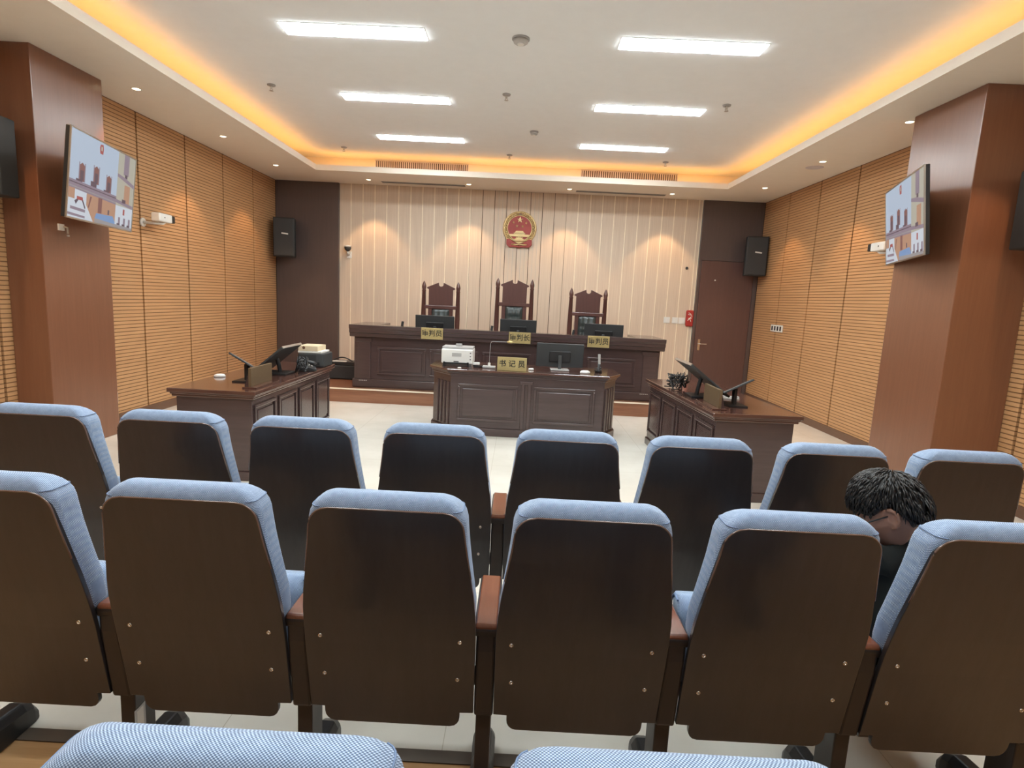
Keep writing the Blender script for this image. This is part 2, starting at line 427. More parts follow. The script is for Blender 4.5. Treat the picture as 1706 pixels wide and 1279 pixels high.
def detector(x, y, label, s):
    t_ = thing('smoke_detector', label, 'smoke detector', (x, y, ZC), 0, 'ceiling smoke detectors')
    b = MB(); b.lathe([(0.075*s, 0), (0.075*s, -0.012)], n=20); b.build('base', M_GREY, t_)
    b = MB(); b.lathe([(0.065*s, -0.012), (0.060*s, -0.035), (0.045*s, -0.045), (0.035*s, -0.046)], n=20); b.build('chamber', M_LABEL, t_, smooth=True)
    b = MB(); b.lathe([(0.03*s, -0.046), (0.026*s, -0.052)], n=16); b.build('sensor_cap', M_WHITE, t_)
detector(-0.109, 5.188, 'round smoke detector between the two nearest light panels', 1.0)
detector(0.063, 7.863, 'smaller smoke detector between the farthest light panels', 0.75)

dl0 = None
def downlight(x, y, label):
    global dl0
    if dl0 is not None: return dup(dl0, (x, y, ZS), 0, label)
    t_ = thing('downlight', label, 'downlight', (x, y, ZS), 0, 'warm downlights in the ceiling border')
    b = MB(); b.lathe([(0.034, -0.002), (0.048, -0.006), (0.052, -0.001), (0.052, 0.0)], n=20, cap=False); b.build('rim', M_WHITE, t_, smooth=True)
    b = MB(); b.lathe([(0.036, -0.003), (0.030, -0.005)], n=16); b.build('lens', M_SPOT_ON, t_)
    ld = bpy.data.lights.new('downlight_beam', 'SPOT'); ld.energy = SPOT_LIGHT; ld.color = (1.0, 0.62, 0.32)
    ld.spot_size = math.radians(78); ld.spot_blend = 0.30; ld.shadow_soft_size = 0.03
    lo = bpy.data.objects.new('downlight_beam', ld); COL.objects.link(lo); lo.parent = t_; lo.location = (0, 0, -0.02)
    dl0 = t_
    return t_
for k, (y, l) in enumerate(((5.98, 'warm downlight above the left screen'), (7.65, 'warm downlight above the middle of the left wall'), (9.24, 'warm downlight near the far end of the left wall'))):
    downlight(-3.90, y, l)
for x, l in ((-2.669, 'leftmost downlight along the emblem wall'), (-0.975, 'downlight along the emblem wall, left of the emblem'), (0.726, 'downlight along the emblem wall, right of the emblem'), (2.452, 'rightmost downlight along the emblem wall')):
    downlight(x, 10.05, l)
for y, l in ((5.906, 'warm downlight beside the right pillar'), (7.516, 'warm downlight above the middle of the right wall'), (9.227, 'warm downlight near the far end of the right wall')):
    downlight(3.66, y, l)
for y in (4.3,):
    downlight(-3.90, y, 'warm downlight on the left border beside the audience seats'); downlight(3.66, y, 'warm downlight on the right border beside the audience seats')

for x0, x1, l in ((-2.50, -0.99, 'left air grille in the lit cove wall'), (0.90, 2.46, 'right air grille in the lit cove wall')):
    t_ = thing('air_grille', l, 'air grille', ((x0+x1)/2, CY, 3.60), 0, 'cove air grilles')
    hw = (x1-x0)/2
    b = MB(); b.box(-hw, hw, -0.006, 0, -0.11, 0.135); b.build('backing', M_BACKING, t_)
    b = MB()
    for k in range(44):
        xx = -hw+0.02+(2*hw-0.04)*k/43; b.box(xx-0.009, xx+0.009, -0.018, -0.006, -0.10, 0.125)
    b.build('vane', M_GRILLE, t_)
    b = MB(); b.box(-hw-0.015, hw+0.015, -0.02, 0, 0.125, 0.138); b.box(-hw-0.015, hw+0.015, -0.02, 0, -0.11, -0.10)
    b.box(-hw-0.015, -hw, -0.02, 0, -0.10, 0.125); b.box(hw, hw+0.015, -0.02, 0, -0.10, 0.125); b.build('frame', M_GRILLE, t_)
for x0, x1, l in ((-2.48, -1.05, 'left dark slot diffuser in the border above the cream wall'), (0.85, 2.37, 'right dark slot diffuser in the border above the cream wall')):
    t_ = thing('slot_diffuser', l, 'slot diffuser', ((x0+x1)/2, 10.19, ZS), 0, 'slot diffusers')
    hw = (x1-x0)/2
    b = MB(); b.box(-hw, hw, -0.05, 0.05, -0.004, 0); b.build('slot', M_GREYBLK, t_)
    b = MB(); b.box(-hw, hw, -0.062, -0.05, -0.006, 0); b.box(-hw, hw, 0.05, 0.062, -0.006, 0); b.box(-hw, hw, -0.006, 0.006, -0.006, -0.004); b.build('blade', M_LABEL, t_)
t_ = thing('access_hatch', 'flush round access cover in the border above the right wall', 'access cover', (3.717, 7.834, ZS))
b = MB(); b.lathe([(0.10, -0.004), (0.11, 0)], n=24); b.build('cover', M_GRILLE, t_)

# ------------------------------------------------------------------ wall fittings
def speaker(loc, rz, label, s=1.0):
    t_ = thing('wall_speaker', label, 'speaker', loc, rz, 'black wall speakers')
    w, h, d = 0.36*s, 0.66*s, 0.22*s
    b = MB(); b.prism([(-w/2, 0.0), (w/2, 0.0), (w*0.42, d), (-w*0.42, d)], -h/2, h/2, 'z'); b.build('cabinet', M_SPKR, t_, bevel=0.012)
    b = MB(); b.box(-w/2+0.015, w/2-0.015, -0.012, 0.0, -h/2+0.02, h/2-0.02); b.build('grille', M_GREYBLK, t_, bevel=0.006)
    b = MB(); b.cbox((0.02, -0.014, 0.06), (0.11, 0.006, 0.022), (0, 0.12, 0)); b.build('badge_or_glint', M_PAPER, t_)
    b = MB(); b.box(-0.03, 0.03, d, d+0.12, -0.05, 0.05); b.build('bracket', M_BLACK, t_)
    return t_
speaker((-4.13, 10.08, 2.44), math.radians(8), 'black speaker hung on the left dark panel')
speaker((3.985, 10.08, 2.50), math.radians(-8), 'black speaker hung on the right dark panel')
speaker((-4.285, 4.62, 2.50), 0, 'black speaker on the near face of the left pillar', 0.92)
speaker((4.02, 4.57, 2.46), 0, 'black speaker on the near face of the right pillar', 0.92)

# televisions ---------------------------------------------------------------
def scr(name, c, s=0.62): return emis('screen_'+name, c, s)
S_SKY = scr('pale_wall', (0.50, 0.60, 0.74)); S_BEIGE = scr('beige', (0.50, 0.48, 0.40)); S_ORANGE = scr('orange', (0.52, 0.30, 0.20))
S_DARK = scr('dark', (0.13, 0.09, 0.12)); S_MAUVE = scr('mauve', (0.30, 0.24, 0.30)); S_BLUE = scr('blue', (0.22, 0.36, 0.62))
S_RED = scr('red', (0.42, 0.10, 0.10)); S_WHITE = scr('white', (0.66, 0.72, 0.80)); S_BROWN = scr('brown', (0.26, 0.12, 0.11)); S_GREY = scr('grey', (0.36, 0.34, 0.35))
SCM = [S_SKY, S_BEIGE, S_ORANGE, S_DARK, S_MAUVE, S_BLUE, S_RED, S_WHITE, S_BROWN, S_GREY]
def tv(c, yaw, tilt, Wd, Hh, wallx, label):
    t_ = thing('television', label, 'television', c, 0, 'wall televisions')
    t_.rotation_euler = Euler((tilt, 0, yaw))
    b = MB(); b.box(-Wd/2, Wd/2, 0.0, 0.035, -Hh/2, Hh/2); b.box(-Wd*0.38, Wd*0.38, 0.035, 0.065, -Hh*0.38, Hh*0.3); b.build('housing', M_BLACK, t_, bevel=0.006)
    b = MB(); e = 0.010
    for (x0, x1, z0, z1) in ((-Wd/2-0.003, Wd/2+0.003, Hh/2-e, Hh/2+0.003), (-Wd/2-0.003, Wd/2+0.003, -Hh/2-0.003, -Hh/2+e), (-Wd/2-0.003, -Wd/2+e, -Hh/2+e, Hh/2-e), (Wd/2-e, Wd/2+0.003, -Hh/2+e, Hh/2-e)):
        b.box(x0, x1, -0.006, 0.004, z0, z1)
    b.build('bezel', M_STEEL, t_)
    # the picture on the screen: six camera views side by side
    b = MB(); w0, h0 = Wd-2*e, Hh-2*e; lay = [0]
    def q(m, pts):
        lay[0] += 1; y = -0.0004*(1+lay[0]*0.05)
        b.cur = m; b.add([((u-0.5)*w0, y, (0.5-v)*h0) for u, v in pts], [tuple(range(len(pts)))])
    def r(m, u0, v0, u1, v1): q(m, [(u0, v0), (u1, v0), (u1, v1), (u0, v1)])
    r(0, 0, 0, 0.70, 0.64); r(1, 0.70, 0, 1, 0.36); r(1, 0.70, 0.36, 1, 0.70); r(7, 0.70, 0.70, 1, 1); r(7, 0, 0.64, 0.25, 1); r(2, 0.25, 0.64, 0.70, 1)
    q(6, [(0.405, 0.03), (0.445, 0.02), (0.455, 0.07), (0.45, 0.14), (0.405, 0.14), (0.395, 0.07)]); r(1, 0.415, 0.05, 0.44, 0.1)
    for u, v in ((0.17, 0.34), (0.37, 0.31), (0.565, 0.36)):
        r(4, u-0.045, v, u-0.033, v+0.22); r(4, u+0.033, v, u+0.045, v+0.22)
        q(8, [(u-0.033, v+0.03), (u, v), (u+0.033, v+0.03), (u+0.033, v+0.22), (u-0.033, v+0.22)])
        r(3, u-0.022, v+0.09, u+0.022, v+0.2); r(3, u-0.075, v+0.2, u+0.01, v+0.265)
    q(4, [(0, 0.56), (0.70, 0.585), (0.70, 0.70), (0, 0.66)]); q(3, [(0, 0.585), (0.70, 0.61), (0.70, 0.622), (0, 0.597)]); q(9, [(0, 0.63), (0.7, 0.665), (0.7, 0.68), (0, 0.642)])
    r(2, 0, 0.66, 0.09, 0.78); q(3, [(0.09, 0.80), (0.14, 0.76), (0.155, 0.76), (0.11, 0.84)]); q(3, [(0.18, 0.76), (0.2, 0.76), (0.245, 0.86), (0.23, 0.87)])
    r(6, 0.12, 0.74, 0.2, 0.78); q(4, [(0.04, 0.87), (0.27, 0.88), (0.27, 0.915), (0.04, 0.905)]); q(4, [(0, 0.945), (0.32, 0.96), (0.32, 0.985), (0, 0.975)])
    q(7, [(0.24, 0.80), (0.36, 1.0), (0.24, 1.0)]); r(8, 0.42, 0.68, 0.48, 0.87); q(8, [(0.30, 0.70), (0.325, 0.70), (0.29, 0.84), (0.275, 0.84)])
    q(5, [(0.40, 0.88), (0.66, 0.865), (0.70, 0.93), (0.70, 0.96), (0.38, 0.945)]); q(9, [(0.38, 0.945), (0.70, 0.96), (0.70, 1.0), (0.38, 1.0)]); r(3, 0.575, 0.80, 0.60, 0.86)
    r(4, 0.80, 0.0, 0.89, 0.27); r(3, 0.825, 0.26, 0.87, 0.31); q(4, [(0.70, 0.28), (0.82, 0.30), (1.0, 0.36), (1.0, 0.41), (0.84, 0.36), (0.70, 0.32)])
    r(2, 0.83, 0.40, 0.93, 0.65); q(4, [(0.70, 0.62), (1.0, 0.655), (1.0, 0.70), (0.70, 0.665)]); r(3, 0.80, 0.60, 0.865, 0.65)
    r(6, 0.83, 0.73, 0.86, 0.81)
    for u in (0.755, 0.845, 0.935): r(4, u, 0.85, u+0.035, 0.96); r(3, u-0.02, 0.935, u+0.03, 0.965)
    q(9, [(0.70, 0.955), (1.0, 0.965), (1.0, 1.0), (0.70, 1.0)])
    b.build('screen_picture', SCM, t_)
    inv = (Matrix.Translation(c) @ Euler((tilt, 0, yaw)).to_matrix().to_4x4()).inverted()
    p0 = Vector((0, 0.06, 0)); p2 = inv @ Vector((wallx, c[1]+0.25, c[2])); p1 = (p0+p2)/2 + Vector((0, 0, -0.02))
    b = MB(); b.tube([p0, p1, p2], 0.022); b.build('swing_arm', M_BLACK, t_)
    b = MB(); b.cbox((0, 0.07, 0), (0.4, 0.012, 0.3)); b.build('mount_plate', M_BLACK, t_)
    return t_
tv((-3.72, 5.21, 2.397), math.radians(103.35), math.radians(6.3), 1.215, 0.70, -4.10, 'wall screen with six camera views on the left pillar')
tv((3.365, 5.32, 2.434), math.radians(-109.75), math.radians(7.2), 1.215, 0.70, 3.61, 'wall screen with six camera views on the right pillar')

# security cameras ------------------------------------------------------------
def bullet_camera(loc, rz, label, fl=1):
    t_ = thing('security_camera', label, 'security camera', loc, rz, 'wall security cameras')
    # local: wall at y = 0, camera out along -y then pointing +x
    b = MB(); b.lathe([(0.05, -0.012), (0.05, 0)], (0, 0, -0.05), 16, 'y'); b.build('wall_plate', M_WHITE, t_)
    b = MB(); b.tube([(0, -0.01, -0.05), (0, -0.16, -0.055), (0.06*fl, -0.2, -0.05), (0.10*fl, -0.2, -0.03)], 0.016); b.build('arm', M_WHITE, t_, smooth=True)
    b = MB(); b.box(min(-0.08*fl, 0.17*fl), max(-0.08*fl, 0.17*fl), -0.25, -0.15, -0.035, 0.06); b.build('housing', M_WHITE, t_, bevel=0.012)
    b = MB(); b.box(min(0.17*fl, 0.235*fl), max(0.17*fl, 0.235*fl), -0.245, -0.155, -0.03, 0.055); b.build('lens_hood', M_BLACK, t_, bevel=0.01)
    b = MB(); b.lathe([(0.008, -0.2525), (0.008, -0.249)], (0.02*fl, 0, 0.015), 10, 'y'); b.build('badge_or_glint', M_BLACK, t_)
    return t_
bullet_camera((XL, 6.78, 2.30), -PI/2+PI, 'white bullet camera beside the left screen') 
bullet_camera((XR, 6.58, 2.34), -PI/2, 'white bullet camera behind the right screen', -1)
t_ = thing('dome_camera', 'small swivel camera on the cream wall near its left edge', 'security camera', (-3.12, YB, 2.30))
b = MB(); b.box(-0.045, 0.045, -0.012, 0, -0.14, -0.02); b.build('wall_plate', M_WHITE, t_, bevel=0.004)
b = MB(); b.tube([(0, -0.01, -0.08), (0, -0.09, -0.07), (0, -0.10, -0.03)], 0.016); b.build('arm', M_WHITE, t_, smooth=True)
b = MB(); b.lathe([(0.02, -0.045), (0.05, -0.02), (0.06, 0.01), (0.058, 0.03)], (0, -0.10, 0.02), 18); b.build('head', M_GREYBLK, t_, smooth=True)
b = MB(); b.lathe([(0.06, 0.03), (0.055, 0.055), (0.02, 0.062)], (0, -0.10, 0.02), 18); b.build('cap', M_WHITE, t_, smooth=True)
t_ = thing('cable_hook', 'tiny white hook on the left pillar below the screen', 'hook', (-4.10, 5.16, 1.99), 0)
b = MB(); b.box(0, 0.015, -0.03, 0.03, -0.005, 0.05); b.build('plate', M_WHITE, t_); b = MB(); b.tube([(0.01, 0.02, 0.03), (0.05, 0.02, 0.02), (0.05, 0.02, -0.03)], 0.009); b.lathe([(0.012, -0.055), (0.012, -0.04)], (0.05, 0.02, 0), 8); b.build('hook', M_STEEL, t_)

# plates, alarm -------------------------------------------------------------
for k, (x, l) in enumerate(((2.655, 'left white wall switch on the cream wall'), (2.805, 'middle white wall switch on the cream wall'), (2.925, 'right white wall switch touching the red alarm box'))):
    t_ = thing('wall_switch', l, 'switch', (x, YB, 1.335), 0, 'switches by the alarm box')
    b = MB(); b.box(-0.055, 0.055, -0.012, 0, -0.055, 0.055); b.build('plate', M_WHITE, t_, bevel=0.004)
    b = MB(); b.box(-0.04, -0.002, -0.016, -0.012, -0.035, 0.035); b.box(0.002, 0.04, -0.016, -0.012, -0.035, 0.035); b.build('rocker', M_WHITE, t_, bevel=0.002)
t_ = thing('alarm_box', 'rounded red alarm box on the cream wall beside the door', 'alarm box', (3.055, YB, 1.385))
b = MB(); b.box(-0.068, 0.068, -0.055, 0, -0.145, 0.145); b.build('case', M_REDBOX, t_, bevel=0.025, seg=3)
b = MB()
for pts in (((-0.03, 0.10), (0.0, 0.085), (0.02, 0.06)), ((-0.035, 0.07), (0.03, 0.055), (0.035, 0.03), (0.0, 0.02)), ((-0.03, 0.0), (0.03, 0.0)), ((0.01, 0.02), (-0.02, -0.02), (-0.04, -0.04)), ((-0.01, -0.005), (0.01, -0.03), (0.02, -0.06))):
    b.tube([(x, -0.056, z) for x, z in pts], 0.006, 6)
b.build('white_mark', M_WHITE, t_)
b = MB(); b.lathe([(0.022, -0.02), (0.026, 0)], (0, 0, 0), 12, 'y')
tag(b.build('wall_sensor', M_GREYBLK, None, loc=(2.935, YB, 2.27)), 'small dark round sensor on the cream wall above the alarm', 'sensor')
t_ = thing('wall_socket', 'white socket low on the left wall beside the pillar', 'socket', (XL, 6.165, 0.29), 0)
b = MB(); b.box(0, 0.012, -0.045, 0.045, -0.06, 0.06); b.build('plate', M_WHITE, t_, bevel=0.004)
b = MB(); b.box(0.012, 0.014, -0.02, -0.012, -0.02, 0.02); b.box(0.012, 0.014, 0.012, 0.02, -0.02, 0.02); b.build('slots', M_LABEL, t_)
t_ = thing('switch_panel', 'white plate with four black switches on the right wall', 'switch panel', (XR, 9.45, 1.31), 0)
b = MB(); b.box(-0.012, 0, -0.215, 0.215, -0.055, 0.055); b.build('plate', M_WHITE, t_, bevel=0.004)
for k in range(4):
    b = MB(); y = -0.15+0.1*k; b.box(-0.018, -0.012, y-0.022, y+0.022, -0.035, 0.035); b.build('switch', M_BLACK, t_, bevel=0.002)

# ------------------------------------------------------------------ the emblem
em = thing('national_emblem', 'round red and gold emblem hung high on the cream wall', 'emblem', (-0.085, YB, 2.80))
def star(b, x, z, R, y0, y1, rot=0):
    pts = []
    for k in range(10):
        a = PI/2 + rot + k*PI/5; r = R if k % 2 == 0 else R*0.40
        pts.append((x+r*math.cos(a), z+r*math.sin(a)))
    vs = [(x, y0-0.006, z)] + [(p, y0, q) for p, q in pts] + [(p, y1, q) for p, q in pts]
    fs = [(0, 1+k, 1+(k+1) % 10) for k in range(10)] + [(1+k, 11+k, 11+(k+1) % 10, 1+(k+1) % 10) for k in range(10)]
    b.add(vs, fs)
b = MB(); b.lathe([(0.215, -0.03), (0.23, -0.02), (0.23, 0)], (0, 0, 0.02), 48, 'y'); b.build('red_field', M_RED, em)
b = MB()
# wreath of overlapping ears on both sides, open at the bottom
for s in (-1, 1):
    for k in range(26):
        a = math.radians(-50 + k*5.4); R = 0.252 + (0.014 if k % 2 else -0.010)
        x, z = s*R*math.cos(a), 0.02 + R*math.sin(a)
        tx, tz = -s*math.sin(a), math.cos(a)
        L = 0.030
        b.tube([(x-tx*L, -0.018, z-tz*L), (x, -0.034, z), (x+tx*L + s*0.006, -0.022, z+tz*L)], [0.010, 0.016, 0.004], 6)
b.torus((0, -0.012, 0.02), 0.278, 0.020, 'y', 48, 8)
b.torus((0, -0.026, 0.02), 0.218, 0.010, 'y', 48, 6)
b.build('wreath', M_GOLD, em, smooth=True)
b = MB(); star(b, 0.0, 0.165, 0.058, -0.045, -0.03); b.build('large_star', M_GOLD, em)
for x, z, r in ((-0.112, 0.115, 0.25), (-0.05, 0.055, 0.1), (0.05, 0.055, -0.1), (0.112, 0.115, -0.25)):
    b = MB(); star(b, x, z, 0.026, -0.042, -0.03, r); b.build('small_star', M_GOLD, em)
b = MB()
b.prism([(-0.175, -0.125), (0.175, -0.125), (0.17, -0.085), (-0.17, -0.085)], -0.052, -0.03, 'y')
b.prism([(-0.095, -0.080), (0.095, -0.080), (0.105, -0.066), (-0.105, -0.066)], -0.056, -0.03, 'y')
b.prism([(-0.088, -0.062), (0.088, -0.062), (0.060, -0.028), (-0.060, -0.028)], -0.056, -0.03, 'y')
for k in range(8): x = -0.077+0.022*k; b.box(x-0.004, x+0.004, -0.052, -0.03, -0.085, -0.066)
b.build('gate', M_GOLD, em)
b = MB(); b.lathe([(0.062, -0.05), (0.075, -0.045), (0.075, -0.02)], (0, 0, -0.205), 24, 'y')
for k in range(14):
    a = 2*PI*k/14; b.cbox((0.08*math.cos(a), -0.035, -0.205+0.08*math.sin(a)), (0.018, 0.03, 0.018), (0, -a, 0))
b.build('cogwheel', M_GOLD, em)
b = MB()
b.prism([(-0.225, -0.175), (-0.16, -0.16), (-0.10, -0.215), (0, -0.235), (0.10, -0.215), (0.16, -0.16), (0.225, -0.175), (0.225, -0.265), (0.17, -0.315), (0.08, -0.305), (0, -0.32), (-0.08, -0.305), (-0.17, -0.315), (-0.225, -0.265)], -0.05, 0.0, 'y')
b.build('drapery', M_RED, em, bevel=0.008)
b = MB()
b.tube([(-0.19, -0.045, -0.145), (-0.12, -0.055, -0.19), (-0.04, -0.06, -0.20), (0.04, -0.06, -0.20), (0.12, -0.055, -0.19), (0.19, -0.045, -0.145)], [0.010, 0.015, 0.017, 0.017, 0.015, 0.010])
b.tube([(-0.14, -0.05, -0.262), (-0.07, -0.056, -0.27), (0, -0.058, -0.258), (0.07, -0.056, -0.27), (0.14, -0.05, -0.262)], [0.011, 0.014, 0.015, 0.014, 0.011])
b.build('gold_braid', M_GOLD, em, smooth=True)

# ------------------------------------------------------------------ panelled furniture helpers
def raised_panel(b, x0, x1, z0, z1, y, n=-1):
    # frame moulding and raised field on a face at y, sticking out towards n*y
    m = 0.03; d = 0.018
    for (a0, a1, c0, c1) in ((x0, x1, z1-m, z1), (x0, x1, z0, z0+m), (x0, x0+m, z0+m, z1-m), (x1-m, x1, z0+m, z1-m)):
        b.box(a0, a1, min(y, y+n*d), max(y, y+n*d), c0, c1)
    b.box(x0+0.055, x1-0.055, min(y, y+n*0.011), max(y, y+n*0.011), z0+0.055, z1-0.055)

# judges' bench --------------------------------------------------------------
bench = thing('judges_bench', 'long dark mahogany bench on the platform behind the clerk desk', 'bench', (-0.17, 8.30, 0.2))
BW = 2.215
b = MB(); b.box(-BW, BW, 0, 0.06, 0.12, 0.75); b.box(-BW, -BW+0.06, 0.06, 0.75, 0.12, 0.75); b.box(BW-0.06, BW, 0.06, 0.75, 0.12, 0.75); b.build('body', M_DESK, bench, bevel=0.004)
b = MB(); b.box(-BW-0.02, BW+0.02, -0.03, 0.08, 0.0, 0.12); b.box(-BW-0.02, -BW+0.08, 0.08, 0.78, 0.0, 0.12); b.box(BW-0.08, BW+0.02, 0.08, 0.78, 0.0, 0.12); b.build('plinth', M_DESK, bench, bevel=0.008)
for k in range(5):
    x0 = -1.905 + 0.762*k
    b = MB(); raised_panel(b, x0+0.03, x0+0.735, 0.19, 0.60, 0.0); b.build('front_panel', M_DESK, bench, bevel=0.006)
for x in (-BW+0.14, BW-0.14):
    b = MB(); b.box(x-0.10, x+0.10, -0.02, 0, 0.12, 0.70); b.box(x-0.12, x+0.12, -0.03, 0, 0.66, 0.72); b.build('corner_pilaster', M_DESK, bench, bevel=0.006)
b = MB()
prof = [(0.10, 0.735), (-0.06, 0.735), (-0.075, 0.75), (-0.075, 0.785), (-0.10, 0.80), (-0.10, 0.845), (-0.12, 0.862), (-0.12, 0.90), (-0.125, 0.91), (0.10, 0.91)]
b.prism(prof, -BW-0.05, BW+0.05, 'x')
b.build('cornice', M_DESK, bench, bevel=0.004)
b = MB(); b.box(-BW+0.35, BW-0.35, 0.10, 0.72, 0.70, 0.74); b.build('work_surface', M_TOP, bench, bevel=0.005)
for s in (-1, 1):
    b = MB(); xa, xb = sorted((s*(BW+0.05), s*(BW-0.34))); b.box(xa, xb, 0.10, 0.80, 0.85, 0.91); b.box(xa+0.02, xb-0.02, 0.10, 0.78, 0.72, 0.85); b.build('wing_top', M_DESK, bench, bevel=0.005)
for x in (-2.08, 2.02):
    b = MB()
    for k in range(5): b.lathe([(0.005, -0.034), (0.005, -0.028)], (x-0.05+0.025*k, 0, 0.10), 8, 'y')
    b.build('vent_holes', M_PAPER, bench)

# name plates
def name_plate(text, loc, w, h, label, rz=0, bright=True, sp=1.0, base=False, size=None):
    t_ = thing('name_plate', label, 'name plate', loc, rz, 'brass name plates')
    b = MB(); b.prism([(-0.012, 0), (0.03, 0), (0.006, h), (-0.006, h)], -w/2, w/2, 'x'); b.build('plate', M_BRASS, t_, bevel=0.002)
    lettering(text, size or h*0.62, M_INK, t_, (0, -0.0115, h*0.5), (PI/2 - 0.05, 0, 0), 0.001, sp)
    if base:
        b = MB(); b.box(-w/2-0.02, w/2+0.02, -0.03, 0.06, -0.012, 0); b.build('foot', M_DESK, t_, bevel=0.002)
    return t_
for text, x, l in (('审判员', -1.24, 'brass name plate on the bench below the left tall chair'), ('审判长', 0.01, 'brass name plate on the bench below the emblem'), ('审判员', 1.13, 'brass name plate on the bench below the right tall chair')):
    b = None
    t_ = thing('name_plate', l, 'name plate', (x, 8.172, 0.955), 0, 'brass plates on the bench')
    b = MB(); b.box(-0.155, 0.155, -0.006, 0.006, 0, 0.16); b.build('plate', M_BRASS, t_, bevel=0.002)
    lettering(text, 0.098, M_INK, t_, (0, -0.007, 0.08), (PI/2, 0, 0), 0.001, 0.98)

# tall judge chairs -----------------------------------------------------------
def judge_chair(loc, label, s=1.0):
    t_ = thing('judge_chair', label, 'chair', loc, 0, 'tall chairs behind the bench')
    H = 1.60*s
    for x in (-0.275, 0.275):
        b = MB()
        b.lathe([(0.038, 0.0), (0.036, 0.5), (0.040, 1.0), (0.029, H-0.17), (0.035, H-0.16), (0.027, H-0.14), (0.036, H-0.10), (0.033, H-0.075), (0.018, H-0.03), (0.002, H)], (x, 0.28, 0), 12)
        b.build('back_post', M_CHAIRWOOD, t_, smooth=True)
        b = MB(); b.tube([(x, -0.22, 0.0), (x, -0.20, 0.62)], 0.026); b.build('front_leg', M_CHAIRWOOD, t_)
        b = MB(); b.tube([(x, 0.27, 0.66), (x, 0.0, 0.645), (x, -0.24, 0.62), (x, -0.28, 0.60)], 0.028); b.build('armrest', M_CHAIRWOOD, t_, smooth=True)
    z0 = H-0.385
    b = MB()
    b.prism([(-0.195, z0), (0.195, z0), (0.195, H-0.13), (0.225, H-0.12), (0.225, H-0.10), (0.04, H-0.02), (0.035, H-0.065), (0.015, H-0.08), (-0.015, H-0.08), (-0.035, H-0.065), (-0.04, H-0.02), (-0.225, H-0.10), (-0.225, H-0.12), (-0.195, H-0.13)], 0.262, 0.302, 'y')
    b.build('pediment', M_CHAIRWOOD, t_, bevel=0.005)
    b = MB(); b.box(-0.26, 0.26, 0.252, 0.305, z0-0.055, z0+0.002); b.build('cross_rail', M_CHAIRWOOD, t_, bevel=0.006)
    b = MB(); b.box(-0.20, -0.14, 0.26, 0.30, 0.42, z0-0.05); b.box(0.14, 0.20, 0.26, 0.30, 0.42, z0-0.05); b.box(-0.14, 0.14, 0.285, 0.30, 0.42, z0-0.05); b.build('back_frame', M_CHAIRWOOD, t_, bevel=0.004)
    # buttoned leather pad
    nx, nz = 14, 26; rings = []
    zb, zt = 0.52, z0-0.06
    for j in range(nz+1):
        z = zb+(zt-zb)*j/nz; ring = []
        for i in range(nx+1):
            x = -0.138+0.276*i/nx
            e = min(1, min(i, nx-i)/2.0, min(j, nz-j)/2.0)
            q = math.cos(2*PI*(x/0.138*0.75 + z/0.19))*math.cos(2*PI*(x/0.138*0.75 - z/0.19))
            ring.append((x, 0.272 - e*(0.022+0.012*q), z))
        rings.append(ring)
    b = MB(); b.loft(rings, False, False, closed=False); b.box(-0.138, 0.138, 0.272, 0.29, zb, zt); b.build('leather_back', M_LEATHER, t_, smooth=True)
    b = MB(); b.box(-0.27, 0.27, -0.24, 0.26, 0.40, 0.46); b.build('seat_frame', M_CHAIRWOOD, t_, bevel=0.01)
    b = MB(); b.box(-0.235, 0.235, -0.22, 0.235, 0.46, 0.53); b.build('seat_pad', M_LEATHER, t_, bevel=0.03, seg=3)
    return t_
judge_chair((-1.29, 9.06, 0.2), 'tall carved judge chair behind the left bench monitor')
judge_chair((-0.105, 9.06, 0.2), 'tallest carved judge chair, in the middle below the emblem', 1.062)
judge_chair((1.08, 9.06, 0.2), 'tall carved judge chair behind the right bench monitor')

# monitors ---------------------------------------------------------------------
def monitor(loc, rz, tilt, w, h, label, z0=0.03, badge_or_glint=True, foot=True, group='desk monitors'):
    t_ = thing('monitor', label, 'monitor', loc, rz, group)
    ct, st = math.cos(tilt), math.sin(tilt)
    R = (tilt, 0, 0)
    b = MB(); b.cbox((0, 0, z0+h/2*ct), (w, 0.022, h), R); b.build('case', M_GREYBLK, t_, bevel=0.006)
    q = Matrix.Rotation(tilt, 3, 'X')
    def P(x, y, z): v = q @ Vector((x, y, z)); return (v.x, v.y, v.z+z0+h/2*ct)
    b = MB(); b.cbox(P(0, 0.0125, 0), (w-0.02, 0.003, h-0.02), R); b.build('screen', M_BLACK, t_)
    b = MB(); b.cbox(P(0, -0.022, -0.01), (w*0.45, 0.024, h*0.45), R); b.build('rear_bulge', M_BLACK, t_, bevel=0.008)
    if badge_or_glint:
        b = MB(); b.cbox(P(0.01, -0.0115, -h*0.18), (0.045, 0.003, 0.012), R); b.build('badge_or_glint', M_LABEL, t_)  # pale chip painting a small light glint on the rear shell
    if foot:
        b = MB(); b.box(-0.02, 0.02, -0.05, -0.03, 0.0, z0+h*0.5); b.build('stand_neck', M_CHARCOAL, t_, bevel=0.004)
        b = MB(); b.box(-0.11, 0.11, -0.13, 0.06, 0.0, 0.012); b.build('stand_foot', M_GREY, t_, bevel=0.004)
    return t_
monitor((-1.28, 8.70, 0.942), 0.04, 0.16, 0.585, 0.325, 'black monitor on the bench in front of the left tall chair', 0.012, group='bench monitors')
monitor((-0.02, 8.70, 0.942), -0.03, 0.16, 0.55, 0.325, 'black monitor on the bench in front of the middle tall chair', 0.012, group='bench monitors')
monitor((1.27, 8.70, 0.942), -0.22, 0.16, 0.585, 0.32, 'black monitor on the bench in front of the right tall chair, turned aside', 0.012, group='bench monitors')
